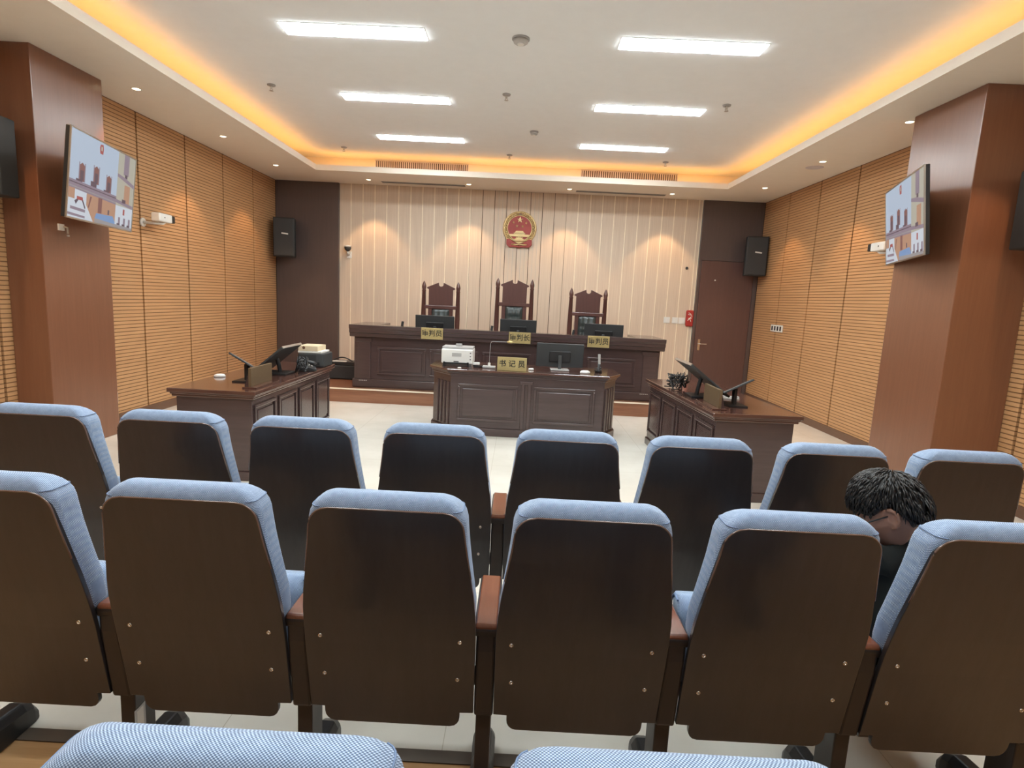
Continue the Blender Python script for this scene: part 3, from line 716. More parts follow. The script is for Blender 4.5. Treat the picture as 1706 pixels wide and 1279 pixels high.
for x, y, l in ((-1.76, 8.60, 'short bench microphone left of the left monitor'), (-0.42, 8.60, 'short bench microphone left of the middle monitor'), (0.80, 8.60, 'short bench microphone at the foot of the right tall chair')):
    t_ = thing('bench_microphone', l, 'microphone', (x, y, 0.942), 0, 'microphones on the bench')
    b = MB(); b.lathe([(0.045, 0), (0.045, 0.015), (0.01, 0.02)], n=14); b.build('base', M_BLACK, t_)
    b = MB(); b.tube([(0, 0, 0.01), (0, 0, 0.15)], 0.006); b.build('stem', M_BLACK, t_)
    b = MB(); b.tube([(0, 0, 0.14), (0.012, 0, 0.225)], 0.019); b.build('head', M_GREYBLK, t_)

# ------------------------------------------------------------------ clerk's desk
ck = thing('clerk_desk', 'dark mahogany clerk desk with angled corners in the middle of the floor', 'desk', (0.11, 6.47, 0))
poly = [(-0.86, 0), (0.89, 0), (1.06, 0.30), (1.06, 0.75), (-1.10, 0.75), (-1.10, 0.30)]
def inset(poly, d):
    cx = sum(p[0] for p in poly)/len(poly); cy = sum(p[1] for p in poly)/len(poly)
    return [(x+math.copysign(d, x-cx), y+math.copysign(d, y-cy)) for x, y in poly]
b = MB(); b.prism(poly, 0.09, 0.70, 'z'); b.build('body', M_DESK, ck, bevel=0.004)
b = MB(); b.prism(inset(poly, 0.02), 0, 0.09, 'z'); b.build('plinth', M_DESK, ck, bevel=0.006)
b = MB(); b.prism(inset(poly, 0.012), 0.69, 0.718, 'z'); b.prism(inset(poly, 0.028), 0.718, 0.738, 'z'); b.build('top_moulding', M_DESK, ck, bevel=0.005)
b = MB(); b.prism(inset(poly, 0.045), 0.738, 0.763, 'z'); b.build('desk_top', M_TOP, ck, bevel=0.006)
for x0, x1 in ((-0.78, -0.09), (0.09, 0.79)):
    b = MB(); raised_panel(b, x0, x1, 0.17, 0.60, 0.0); b.build('front_panel', M_DESK, ck, bevel=0.008)
b = MB()
for x in (-0.035, 0.04): b.box(x-0.022, x+0.022, -0.018, 0, 0.09, 0.64)
b.box(-0.075, 0.08, -0.022, 0, 0.62, 0.66)
b.build('centre_pilaster', M_DESK, ck, bevel=0.01)
for s, (p, q) in ((-1, (poly[0], poly[5])), (1, (poly[1], poly[2]))):
    b = MB(); d = Vector((q[0]-p[0], q[1]-p[1], 0)); L = d.length; d.normalize(); nrm = Vector((-d.y, d.x, 0)) if s < 0 else Vector((d.y, -d.x, 0))
    for k in (0.05, 0.125, 0.20, 0.275):
        c = Vector((p[0], p[1], 0)) + d*k*1.0
        ang = math.atan2(d.y, d.x)
        b.cbox((c.x+nrm.x*0.004, c.y+nrm.y*0.004, 0.36), (0.04, 0.025, 0.50), (0, 0, ang))
    b.build('corner_pilaster', M_DESK, ck, bevel=0.008)

name_plate('书 记 员', (-0.065, 6.52, 0.765), 0.335, 0.155, 'brass name plate standing on the front of the clerk desk', 0, size=0.085)
pr = thing('printer', 'white printer on the left end of the clerk desk', 'printer', (-0.715, 6.70, 0.765))
b = MB(); b.box(-0.185, 0.185, 0, 0.30, 0.03, 0.20); b.build('case', M_WHITE, pr, bevel=0.012)
b = MB(); b.box(-0.18, 0.18, 0.02, 0.29, 0.20, 0.225); b.build('lid', M_GREY, pr, bevel=0.006)
b = MB(); b.box(-0.03, 0.04, 0.10, 0.16, 0.225, 0.255); b.build('paper_guide', M_GREY, pr, bevel=0.003)
b = MB(); b.box(-0.06, 0.05, -0.003, 0.002, 0.115, 0.155); b.build('display', M_LABEL, pr)
b = MB(); b.box(-0.15, 0.13, -0.02, 0.01, 0.03, 0.045); b.box(-0.16, -0.14, -0.02, 0.02, 0.0, 0.05); b.box(0.12, 0.14, -0.02, 0.02, 0.0, 0.05); b.box(-0.04, 0.02, -0.004, 0.0, 0.05, 0.06); b.build('paper_tray', M_BLACK, pr)
b = MB(); b.box(-0.17, 0.17, 0.03, 0.28, 0.0, 0.03); b.build('base', M_GREY, pr)
b = MB()
for z in (0.16, 0.12, 0.085): b.box(0.15, 0.162, -0.003, 0.002, z-0.006, z+0.006)
b.build('buttons', M_BLACK, pr)
gm = thing('gooseneck_microphone', 'thin bent desk microphone between the printer and the name plate', 'microphone', (-0.335, 6.70, 0.765))
b = MB(); b.box(-0.075, 0.075, -0.06, 0.06, 0, 0.022); b.build('base', M_GREY, gm, bevel=0.006)
b = MB(); b.lathe([(0.016, 0.022), (0.014, 0.06)], n=12); b.build('collar', M_WHITE, gm)
b = MB(); b.tube([(0, 0, 0.05), (0.005, 0, 0.28), (0.015, 0, 0.305), (0.04, 0, 0.312), (0.23, -0.02, 0.315)], 0.003, 6); b.build('stem', M_GREY, gm, smooth=True)
b = MB(); b.tube([(0.20, -0.02, 0.315), (0.235, -0.02, 0.315), (0.27, -0.02, 0.312)], [0.010, 0.017, 0.010]); b.build('head', M_BRASS, gm, smooth=True)
b = MB(); b.tube([(-0.50, 6.72, 0.775), (-0.46, 6.69, 0.775), (-0.43, 6.72, 0.775), (-0.40, 6.70, 0.775)], 0.010); tag(b.build('cable', M_BLACK), 'short black cable between the printer and the microphone', 'cable')
t_ = thing('power_adapter', 'small white adapter beside the printer', 'adapter', (-0.485, 6.68, 0.765)); b = MB(); b.box(-0.04, 0.04, -0.02, 0.02, 0.03, 0.06); b.build('body', M_WHITE, t_, bevel=0.005); b = MB(); b.box(-0.03, 0.03, -0.018, 0.018, 0, 0.03); b.build('clip', M_BLACK, t_)
monitor((0.50, 6.86, 0.765), 0.02, 0.06, 0.565, 0.285, 'wide black monitor on the right of the clerk desk', 0.03, False, group='clerk desk monitor')
def mouse(loc, label, rz=0, s=1.0):
    t_ = thing('computer_mouse', label, 'mouse', loc, rz, 'white computer mice')
    rings = []
    for z, k in ((0.0, 0.96), (0.012, 1.0), (0.024, 0.85), (0.031, 0.5), (0.033, 0.1)):
        rings.append([(0.055*s*k*math.cos(2*PI*i/20), 0.032*s*k*math.sin(2*PI*i/20), z*s) for i in range(20)])
    b = MB(); b.loft(rings); b.build('shell', M_WHITE, t_, smooth=True)
    b = MB(); b.cbox((0.03*s, 0, 0.03*s), (0.014, 0.005, 0.006)); b.build('wheel', M_GREY, t_)
mouse((0.785, 6.62, 0.765), 'white mouse at the right end of the clerk desk', 0.1, 1.1)
mouse((-0.665, 6.52, 0.765), 'small white puck on the clerk desk edge under the printer', 0, 0.42)
mouse((0.16, 6.70, 0.765), 'small white mouse beside the clerk name plate', 0.3, 0.65)
ps = thing('phone_stand', 'slim grey device upright in a dark coiled stand, right of the clerk monitor', 'phone stand', (0.965, 6.80, 0.765))
b = MB(); b.cbox((0, 0, 0.155), (0.028, 0.012, 0.12), (0, -0.08, 0)); b.build('device', M_LABEL, ps, bevel=0.003)
b = MB(); b.lathe([(0.045, 0), (0.04, 0.02), (0.018, 0.03), (0.016, 0.10)], n=14); b.build('stand', M_BLACK, ps, smooth=True)
pts = [(0.04*math.cos(k*0.8)-0.01, 0.03*math.sin(k*0.8)-0.03, 0.012+0.003*k) for k in range(18)]
b = MB(); b.tube(pts, 0.006, 6); b.build('coiled_cord', M_GREYBLK, ps)

# ------------------------------------------------------------------ the two side desks
def side_desk(xa, xb, y0, y1, face, label, rz=0):
    # face = +1: the panelled long side looks towards +x
    t_ = thing('party_desk', label, 'desk', ((xa+xb)/2, y0, 0), rz, 'side desks')
    hw, L = (xb-xa)/2-0.05, y1-y0-0.10
    b = MB(); b.box(-hw, hw, 0.05, 0.05+L, 0.08, 0.69); b.build('body', M_DESK, t_, bevel=0.004)
    b = MB(); b.box(-hw-0.015, hw+0.015, 0.035, 0.065+L, 0, 0.08); b.build('plinth', M_DESK, t_, bevel=0.006)
    b = MB(); b.box(-hw-0.025, hw+0.025, 0.025, 0.075+L, 0.68, 0.705); b.box(-hw-0.05, hw+0.05, 0, L+0.10, 0.715, 0.75); b.box(-hw-0.035, hw+0.035, 0.015, 0.085+L, 0.70, 0.72)
    b.build('desk_top', M_TOP, t_, bevel=0.007)
    for k in range(4):
        w = L/4; a0, a1 = 0.05+w*k+0.035, 0.05+w*(k+1)-0.035
        b = MB(); x = face*hw; m = 0.028
        for (p0, p1, z0, z1) in ((a0, a1, 0.60, 0.60+m), (a0, a1, 0.15, 0.15+m), (a0, a0+m, 0.15+m, 0.60), (a1-m, a1, 0.15+m, 0.60)):
            b.box(min(x, x+face*0.016), max(x, x+face*0.016), p0, p1, z0, z1)
        b.box(min(x, x+face*0.010), max(x, x+face*0.010), a0+0.055, a1-0.055, 0.205, 0.575)
        b.build('side_panel', M_DESK, t_, bevel=0.006)
    return t_
side_desk(-2.78, -2.07, 4.46, 6.45, 1, 'dark wooden side desk along the left of the court floor')
side_desk(1.59, 2.34, 4.57, 6.57, -1, 'dark wooden side desk along the right of the court floor', 0.058)

def desk_plate(loc, rz, label, w=0.40):
    t_ = thing('desk_plate', label, 'name plate', loc, rz, 'wooden name plates on the side desks')
    b = MB(); b.box(-w/2, w/2, -0.012, 0.012, 0.012, 0.165); b.build('plate', M_BRASSDULL, t_, bevel=0.002)
    b = MB(); b.box(-w/2-0.03, w/2+0.03, -0.07, 0.05, 0, 0.012); b.build('foot', M_TOP, t_, bevel=0.002)
    b = MB(); b.prism([(0.012, 0.012), (0.045, 0.012), (0.012, 0.14)], -w/2+0.01, w/2-0.01, 'x'); b.build('rear_rib', M_DESK, t_)
    return t_
M_BRASSDULL = plain('dull_bronze_plate', (0.17, 0.115, 0.065), 0.35, 0.3)
desk_plate((-2.19, 4.83, 0.75), PI/2, 'dull bronze name plate on the left side desk')
desk_plate((1.70, 4.93, 0.75), -PI/2, 'dull bronze name plate on the right side desk')
def tablet(loc, n, t, label, wy=0.24, wx=0.28):
    n = Vector(n).normalized(); t = Vector(t); t = (t-n*t.dot(n)).normalized(); y = n.cross(t)
    rot = Matrix(((t.x, y.x, n.x), (t.y, y.y, n.y), (t.z, y.z, n.z))).to_euler()
    t_ = thing('tilted_tablet', label, 'tablet', loc, 0, 'tilted tablets on the side desks')
    b = MB(); b.cbox((0, 0, 0.155), (wx, wy, 0.016), rot); b.build('slab', M_GREYBLK, t_, bevel=0.004)
    q = Euler(rot).to_matrix() @ Vector((0, 0, 0.0085))
    b = MB(); b.cbox((q.x, q.y, 0.155+q.z), (wx-0.02, wy-0.02, 0.002), rot); b.build('glass', M_GLASS, t_)
    b = MB(); b.box(-0.08, 0.08, -0.12, 0.12, 0, 0.012); b.build('foot', M_BLACK, t_, bevel=0.003)
    b = MB(); b.box(-0.012, 0.012, -0.03, 0.03, 0.01, 0.15); b.build('neck', M_BLACK, t_)
M_GLASS = plain('grey_glass', (0.30, 0.31, 0.30), 0.12, coat=0.5)
tablet((-2.385, 5.0, 0.75), (0.46, 0.30, 0.83), (0.87, 0, -0.49), 'thin tilted tablet on the left side desk beside its name plate')
tablet((1.915, 5.0, 0.75), (-0.43, 0.25, 0.82), (0.87, 0, 0.47), 'thin tilted tablet on the right side desk beside its name plate')
def lying_monitor(x_top, z_top, x_bot, z_bot, y0, y1, zt, label):
    t_ = thing('reclined_monitor', label, 'monitor', ((x_top+x_bot)/2, (y0+y1)/2, zt), 0, 'reclined monitors on the side desks')
    cx = (x_top+x_bot)/2; d = Vector((x_top-x_bot, 0, z_top-z_bot)); L = d.length; ang = math.atan2(d.z, d.x)
    rot = (0, -ang, 0); cz = (z_top+z_bot)/2 - zt
    b = MB(); b.cbox((0, 0, cz), (L, y1-y0, 0.02), rot); b.build('case', M_GREYBLK, t_, bevel=0.005)
    e = d.normalized()*(L/2)
    b = MB(); b.cbox((e.x, 0, cz+e.z), (0.008, y1-y0-0.02, 0.022), rot); b.build('edge_strip', M_STEEL, t_)
    sx = 1 if x_top > x_bot else -1
    b = MB(); b.tube([(0, 0, cz), (sx*0.02, 0, cz*0.5), (sx*0.03, 0, 0.02)], 0.02); b.build('stand_arm', M_BLACK, t_)
    b = MB(); b.box(-0.11, 0.13, -0.12, 0.12, 0, 0.018); b.build('stand_foot', M_BLACK, t_, bevel=0.004)
lying_monitor(-2.19, 1.03, -2.49, 0.775, 5.28, 5.76, 0.75, 'black monitor leaning far back on the left side desk')
lying_monitor(1.555, 1.075, 1.92, 0.80, 5.12, 5.67, 0.75, 'black monitor leaning far back on the right side desk')
def desk_phone(loc, rz, label):
    t_ = thing('desk_phone', label, 'phone', loc, rz, 'black phones on the side desks')
    b = MB(); b.prism([(-0.09, 0), (0.09, 0), (0.09, 0.07), (-0.09, 0.025)], -0.10, 0.10, 'x'); b.build('body', M_BLACK, t_, bevel=0.006)
    b = MB(); b.tube([(-0.07, -0.08, 0.065), (-0.07, -0.06, 0.085), (-0.07, 0.06, 0.11), (-0.07, 0.085, 0.095)], [0.022, 0.017, 0.017, 0.022]); b.build('handset', M_BLACK, t_, smooth=True)
    b = MB()
    for i in range(3):
        for j in range(3): b.cbox((0.0+0.032*i, -0.05+0.028*j, 0.037+0.014*j), (0.02, 0.016, 0.012), (0.25, 0, 0))
    b.build('keypad', M_LABEL, t_)
desk_phone((-2.17, 5.85, 0.75), PI/2+0.4, 'black keypad phone beside the reclined monitor on the left desk')
random.seed(3)
def cable_tangle(loc, label, n=9, r=0.13):
    b = MB()
    for k in range(n):
        a = random.uniform(0, 2*PI); p = []
        for i in range(9):
            a += random.uniform(0.3, 1.1); q = random.uniform(0.25, 1)*r
            p.append((q*math.cos(a), q*1.2*math.sin(a), max(0.008, random.uniform(0.0, 0.17))))
        b.tube(p, 0.006, 6)
    o = b.build('cable_tangle', M_BLACK, None, smooth=True, loc=loc)
    return tag(o, label, 'cables')
cable_tangle((1.64, 5.84, 0.75), 'tangle of black cables beside the reclined monitor on the right desk', 11, 0.12)
cable_tangle((-2.12, 5.60, 0.75), 'small tangle of black cables on the left side desk', 5, 0.07)
b = MB(); b.box(1.92, 2.10, 5.36, 5.40, 0.7505, 0.77); b.box(1.93, 2.08, 5.30, 5.35, 0.7505, 0.762)
tag(b.build('cable_tray', M_LABEL), 'flat pale adapter strip under the reclined monitor on the right desk', 'adapter')
mouse((-2.70, 5.13, 0.75), 'white mouse near the wall side of the left desk', 0.4, 0.9)
mouse((1.665, 5.30, 0.75), 'small pale mouse near the edge of the right desk', 0.9, 0.5)
t_ = thing('laser_printer', 'squat black printer at the far end of the left side desk', 'printer', (-2.22, 6.24, 0.75))
b = MB(); b.box(-0.14, 0.14, -0.15, 0.15, 0, 0.15); b.build('case', M_GREYBLK, t_, bevel=0.015)
b = MB(); b.box(-0.10, 0.10, -0.158, -0.15, 0.03, 0.06); b.build('tray_slot', M_BLACK, t_)
b = MB(); b.box(0.06, 0.135, -0.153, -0.148, 0.02, 0.14); b.build('side_cover', M_CHARCOAL, t_)
t_ = thing('carton', 'cream cardboard box on top of the black printer', 'box', (-2.23, 6.24, 0.90))
b = MB(); b.box(-0.13, 0.08, -0.13, 0.13, 0.02, 0.075); b.build('body', M_CREAM_BOX, t_, bevel=0.003)
b = MB(); b.box(-0.135, 0.12, -0.13, 0.13, 0, 0.02); b.build('lid', M_PAPER, t_, bevel=0.003)
b = MB(); b.lathe([(0.016, -0.132), (0.016, -0.128)], (-0.07, 0, 0.055), 14, 'y'); b.build('round_mark', M_SKIRT, t_)
t_ = thing('equipment_case', 'black equipment case with handle on the platform left of the bench', 'case', (-2.80, 9.10, 0.2))
b = MB(); b.box(-0.19, 0.25, -0.16, 0.16, 0, 0.21); b.build('body', M_GREYBLK, t_, bevel=0.012)
b = MB(); b.box(-0.15, 0.24, -0.14, 0.14, 0.21, 0.27); b.build('lid', M_BLACK, t_, bevel=0.01)
b = MB(); b.box(-0.12, 0.10, -0.142, -0.10, 0.268, 0.285); b.build('white_strip', M_PAPER, t_)
b = MB(); b.tube([(-0.17+0.36*k/10, -0.05, 0.26+0.07*math.sin(PI*k/10)) for k in range(11)], 0.010); b.build('handle', M_BLACK, t_, smooth=True)
b = MB(); b.lathe([(0.012, -0.168), (0.012, -0.158)], (-0.14, 0, 0.13), 10, 'y'); b.build('latch', M_CHROME, t_)
b = MB(); b.tube([(-3.05, 9.02, 0.25), (-3.09, 8.98, 0.215), (-3.03, 8.92, 0.212), (-3.06, 8.88, 0.212)], 0.012); b.tube([(-3.02, 9.0, 0.45), (-3.08, 8.97, 0.40), (-3.06, 8.94, 0.30), (-3.02, 8.88, 0.212)], 0.010)
tag(b.build('loose_cable', M_GREY), 'grey cord hanging beside the black equipment case', 'cord')

# ------------------------------------------------------------------ auditorium chairs
def interp(tab, z):
    tab = sorted(tab)
    if z <= tab[0][0]: return tab[0][1]
    for (a, p), (c, q) in zip(tab[:-1], tab[1:]):
        if z <= c: return p+(q-p)*(z-a)/(c-a)
    return tab[-1][1]
REAR = [(0.29, 0.072), (0.36, 0.060), (0.48, 0.038), (0.60, 0.016), (0.70, -0.006), (0.78, -0.022), (0.86, -0.038), (0.94, -0.053), (1.02, -0.068), (1.06, -0.075)]
FRONT = [(0.60, 0.105), (0.70, 0.090), (0.80, 0.070), (0.90, 0.052), (0.98, 0.040), (1.06, 0.030)]
PW = [(0.29, 0.243), (0.60, 0.245), (0.68, 0.244), (0.76, 0.236), (0.85, 0.222), (0.93, 0.210), (1.02, 0.20)]
CW = [(0.60, 0.230), (0.66, 0.240), (0.72, 0.240), (0.80, 0.230), (0.88, 0.220), (0.96, 0.213), (1.06, 0.208)]
PTOP, CTOP = 1.018, 1.056
def panel_half(z):
    w = interp(PW, z); r = 0.05
    if z > PTOP-r: w -= r - math.sqrt(max(0, r*r-(z-(PTOP-r))**2))
    if z < 0.345: w = 0.203 - (0.0 if z > 0.325 else 0.03*(1-math.sqrt(max(0, 1-((0.325-z)/0.035)**2))))
    return w
def build_chair(seat_down=False):
    t_ = thing('auditorium_chair', 'blue chair', 'chair', (0, 0, 0))
    # moulded plywood back shell
    zs = [0.290, 0.295, 0.303, 0.313, 0.325, 0.344, 0.3455, 0.40, 0.46, 0.52, 0.58, 0.64, 0.70, 0.76, 0.82, 0.88, 0.92, PTOP-0.05, PTOP-0.038, PTOP-0.027, PTOP-0.018, PTOP-0.010, PTOP-0.004, PTOP]
    NX = 10; rr, ff = [], []
    for z in zs:
        w = panel_half(z); y = interp(REAR, z)
        rr.append([(w*(2*i/NX-1), y, z) for i in range(NX+1)])
        ff.append([(w*(2*i/NX-1), y+0.016, z) for i in range(NX+1)])
    rings = [r + f[::-1] for r, f in zip(rr, ff)]
    b = MB(); b.loft(rings); b.build('back_panel', M_BACKPLY, t_, bevel=0.004, seg=2)
    b = MB(); edge = [(s_*(panel_half(z)+0.0005), interp(REAR, z)+0.001, z) for s_, zs_ in ((-1, [z for z in zs if z >= 0.82]), (1, [z for z in zs if z >= 0.82][::-1])) for z in zs_]
    b.tube(edge, 0.0026, 6); b.build('edge_band_highlight', M_EDGE, t_, smooth=True)  # thin tube drawing the highlight along the upper ply edge
    # upholstered pad
    zz = [0.600, 0.608, 0.622, 0.66, 0.72, 0.78, 0.84, 0.90, 0.945, 0.965, 0.985, 1.003, 1.018, 1.031, 1.042, 1.050, 1.0545, CTOP]
    rings = []; seam_row = None
    for k, z in enumerate(zz):
        w = interp(CW, z); r = 0.078
        if z > CTOP-r: w -= r - math.sqrt(max(0, r*r-(z-(CTOP-r))**2))
        yr = interp(REAR, z)+0.004; yf = interp(FRONT, z)
        if z > CTOP-0.058:
            q = (z-(CTOP-0.058))/0.058; e = 1-math.sqrt(max(0, 1-q*q)); th = yf-yr
            yr += th*0.34*e; yf -= th*0.56*e
        if z < 0.625:
            q = (0.625-z)/0.025; yr += 0.02*q*q; yf -= 0.02*q*q; w -= 0.012*q*q
        w = max(w, 0.06)
        c = min(0.024, (yf-yr)*0.42, w*0.4)
        ring = []
        for cx, cy, a0 in ((w-c, yr+c, -90), (w-c, yf-c, 0), (-w+c, yf-c, 90), (-w+c, yr+c, 180)):
            for j in range(5):
                a = math.radians(a0+22.5*j); ring.append((cx+c*math.cos(a), cy+c*math.sin(a), z))
        rings.append(ring)
    b = MB(); b.loft(rings); cu = b.build('back_cushion', M_FABRIC, t_, smooth=True)
    for s in (0, 1):
        b = MB(); pts = []
        for kk, j in [(12, q) for q in range(0, 9)]:
            p = rings[kk][j]; x = p[0] if s == 0 else -p[0]
            v = Vector((x, p[1], p[2])); v += Vector((math.copysign(0.001, x), 0, 0.0005)); pts.append(v)
        b.tube(pts, 0.0016, 6); b.build('seam', M_PIPING, cu)
    # screws
    for x, z in ((-0.2, 0.604), (0.2, 0.604), (-0.195, 0.47), (0.195, 0.47)):
        y = interp(REAR, z); b = MB()
        b.torus((x, y-0.001, z), 0.0045, 0.0018, 'y', 14, 6); b.lathe([(0.003, y-0.001), (0.003, y+0.001)], (x, 0, z), 8, 'y')
        b.build('screw', M_CHROME, t_, smooth=True)
    # tip-up seat
    if seat_down: org, ang = Vector((0, 0.13, 0.290)), math.radians(4)
    else: org, ang = Vector((0, 0.15, 0.42)), math.radians(72)
    L = 0.43 if seat_down else 0.262
    ca, sa = math.cos(ang), math.sin(ang)
    def sp_(x, l, h): return (x, org.y + l*ca - h*sa, org.z + l*sa + h*ca)
    if not seat_down:
        def sp_(x, l, h): return (x, org.y + l*ca + h*sa*0 + h*0.95, org.z + l*sa - h*0.31)
    b = MB(); rings = []
    for l, k in ((0.0, 0.80), (0.01, 0.92), (0.03, 1.0), (L*0.5, 1.0), (L-0.05, 1.0), (L-0.025, 0.95), (L-0.008, 0.82), (L, 0.6)):
        hw = 0.215*(1 if k == 1.0 else 0.93+0.07*k); th = 0.105*k; c = 0.025*k; mid = 0.0525; ring = []
        for cx, cy, a0 in ((hw-c, mid-th/2+c, -90), (hw-c, mid+th/2-c, 0), (-hw+c, mid+th/2-c, 90), (-hw+c, mid-th/2+c, 180)):
            for j in range(4):
                a = math.radians(a0+30*j); ring.append(sp_(cx+c*math.cos(a), l, cy+c*math.sin(a)))
        rings.append(ring)
    b.loft(rings); st = b.build('seat_cushion', M_FABRIC, t_, smooth=True)
    b = MB()
    for s in (-1, 1): b.tube([sp_(s*0.2155, l, h) for l, h in ((0.02, 0.095), (L*0.5, 0.097), (L-0.05, 0.097), (L-0.02, 0.085), (L-0.004, 0.052), (L-0.02, 0.02))], 0.004, 6)
    b.build('piping', M_PIPING, st)
    b = MB(); hh = -0.006 if seat_down else 0.111
    vsx = [sp_(x, l, h) for h in (hh, hh+0.012) for x, l in ((-0.2, 0.0), (0.2, 0.0), (0.2, L-0.03), (-0.2, L-0.03))]
    b.add(vsx, [(0, 1, 2, 3), (4, 5, 6, 7), (0, 1, 5, 4), (1, 2, 6, 5), (2, 3, 7, 6), (3, 0, 4, 7)]); b.build('seat_shell', M_BACKPLY, t_)
    b = MB(); b.box(-0.245, 0.245, 0.17, 0.21, 0.36, 0.40); b.build('seat_beam', M_BEAM, t_)
    return t_
PITCH = 0.5475
def add_standard(t_, x):
    # one shared side: panel, armrest, leg and foot
    b = MB(); b.prism([(0.066, 0.335), (0.095, 0.322), (0.30, 0.335), (0.335, 0.63), (0.030, 0.63), (0.030, 0.57)], x-0.0285, x+0.0285, 'x'); b.build('side_frame', M_BEAM, t_, bevel=0.008)
    ar = MB()
    poly = [(0.030, 0.614), (0.335, 0.618), (0.352, 0.632), (0.338, 0.645), (0.034, 0.648), (0.027, 0.638)]
    ar.prism(poly, x-0.036, x+0.036, 'x'); a = ar.build('armrest', M_BEAM, t_, bevel=0.006)
    b = MB(); b.prism([(0.029, 0.637), (0.342, 0.637), (0.336, 0.651), (0.036, 0.654), (0.028, 0.646)], x-0.031, x+0.031, 'x'); b.build('wood_cap', M_ARM, a, bevel=0.005)
    b = MB(); b.box(x-0.023, x+0.023, 0.09, 0.185, 0.05, 0.335); b.build('leg', M_BEAM, t_, bevel=0.004)
    b = MB()
    rings = []
    for y, hz, hw in ((-0.03, 0.03, 0.032), (0.03, 0.075, 0.036), (0.07, 0.13, 0.036), (0.12, 0.14, 0.036), (0.19, 0.11, 0.036), (0.25, 0.105, 0.038), (0.30, 0.10, 0.038), (0.335, 0.08, 0.036), (0.36, 0.04, 0.030)):
        rings.append([(x-hw, y, 0), (x+hw, y, 0), (x+hw, y, hz*0.7), (x+hw*0.6, y, hz), (x-hw*0.6, y, hz), (x-hw, y, hz*0.7)])
    b.loft(rings); b.build('foot', M_BLACK, t_, bevel=0.006)
proto = build_chair(); add_standard(proto, -PITCH/2)
ORD = ['first', 'second', 'third', 'fourth', 'fifth', 'sixth', 'seventh', 'eighth']
ROWS = {'A': (2.335, -4, 3), 'B': (1.495, -3, 2), 'C': (0.618, -1, 1)}
ROWTXT = {'A': 'row nearest the desks', 'B': 'middle row', 'C': 'row closest to the viewer'}
ROWGRP = {'A': 'chairs in the row nearest the desks', 'B': 'chairs in the middle row', 'C': 'chairs in the closest row'}
CX0 = 0.222
used = False
for row, (y0, k0, k1) in ROWS.items():
    for k in range(k0, k1+1):
        lab = f'blue padded dark-backed chair, {ORD[k-k0]} from the left in the {ROWTXT[row]}'
        if row == 'B' and k == 2:
            lab = 'blue padded chair where the person sits, sixth from the left in the middle row'
            ch = build_chair(True); add_standard(ch, -PITCH/2)
            ch.location = (CX0+PITCH*k, y0, 0)
            tag(ch, lab, 'chair', ROWGRP[row])
        elif not used:
            ch = proto; used = True; ch.location = (CX0+PITCH*k, y0, 0); tag(ch, lab, 'chair', ROWGRP[row])
        else:
            ch = dup(proto, (CX0+PITCH*k, y0, 0), 0, lab, ROWGRP[row])
        if k == k1: add_standard(ch, PITCH/2)
        if row == 'B' and k == -2:
            b = MB(); b.box(-PITCH/2+0.0232, -PITCH/2+0.0242, 0.085, 0.135, 0.13, 0.27); b.build('sticker', M_LABEL, ch)
            b = MB(); b.box(-PITCH/2+0.0243, -PITCH/2+0.0247, 0.095, 0.125, 0.18, 0.262); b.build('sticker_print', M_PAPER, ch)

# ------------------------------------------------------------------ the person
def skin_mesh(nodes, edges, sub=2, root=0):
    me = bpy.data.meshes.new('skin'); me.from_pydata([n[0] for n in nodes], edges, [])
    o = bpy.data.objects.new('skin', me); COL.objects.link(o)
    o.modifiers.new('s', 'SKIN')
    for i, n in enumerate(nodes):
        r = n[1]; r = r if isinstance(r, tuple) else (r, r)
        me.skin_vertices[0].data[i].radius = r; me.skin_vertices[0].data[i].use_root = (i == root)
    ss = o.modifiers.new('d', 'SUBSURF'); ss.levels = sub; ss.render_levels = sub
    bpy.context.view_layer.update()
    r = bpy.data.meshes.new_from_object(o.evaluated_get(bpy.context.evaluated_depsgraph_get()))
    bpy.data.objects.remove(o)
    return r
def grab(me, b):
    b.add([tuple(v.co) for v in me.vertices], [tuple(p.vertices) for p in me.polygons])
PX, PY = 1.315, 1.495
nodes = [((1.300, 1.765, 0.535), (0.125, 0.10)), ((1.292, 1.775, 0.66), (0.115, 0.09)), ((1.272, 1.79, 0.79), (0.125, 0.092)), ((1.245, 1.785, 0.842), (0.062, 0.05)),
         ((1.226, 1.772, 0.880), (0.048, 0.048)), ((1.210, 1.758, 0.93), (0.05, 0.05)),
         ((1.150, 1.735, 0.845), 0.058), ((1.128, 1.82, 0.745), 0.044), ((1.135, 1.92, 0.630), 0.036), ((1.19, 2.005, 0.605), 0.026),
         ((1.395, 1.855, 0.845), 0.058), ((1.455, 1.93, 0.70), 0.044), ((1.445, 1.99, 0.610), 0.036), ((1.375, 2.065, 0.605), 0.026),
         ((1.215, 1.83, 0.53), 0.085), ((1.195, 2.00, 0.53), 0.075), ((1.185, 2.175, 0.515), 0.058), ((1.185, 2.165, 0.30), 0.050), ((1.185, 2.15, 0.09), 0.036), ((1.185, 2.24, 0.045), 0.035),
         ((1.395, 1.83, 0.53), 0.085), ((1.405, 2.00, 0.53), 0.075), ((1.415, 2.175, 0.515), 0.058), ((1.415, 2.165, 0.30), 0.050), ((1.415, 2.15, 0.09), 0.036), ((1.415, 2.24, 0.045), 0.035)]
edges = [(0, 1), (1, 2), (2, 3), (3, 4), (4, 5), (2, 6), (6, 7), (7, 8), (8, 9), (2, 10), (10, 11), (11, 12), (12, 13), (0, 14), (14, 15), (15, 16), (16, 17), (17, 18), (18, 19), (0, 20), (20, 21), (21, 22), (22, 23), (23, 24), (24, 25)]
UNDER = {0, 1, 2, 3, 6, 7, 8, 10, 11, 12, 14, 15, 16, 17, 20, 21, 22, 23}
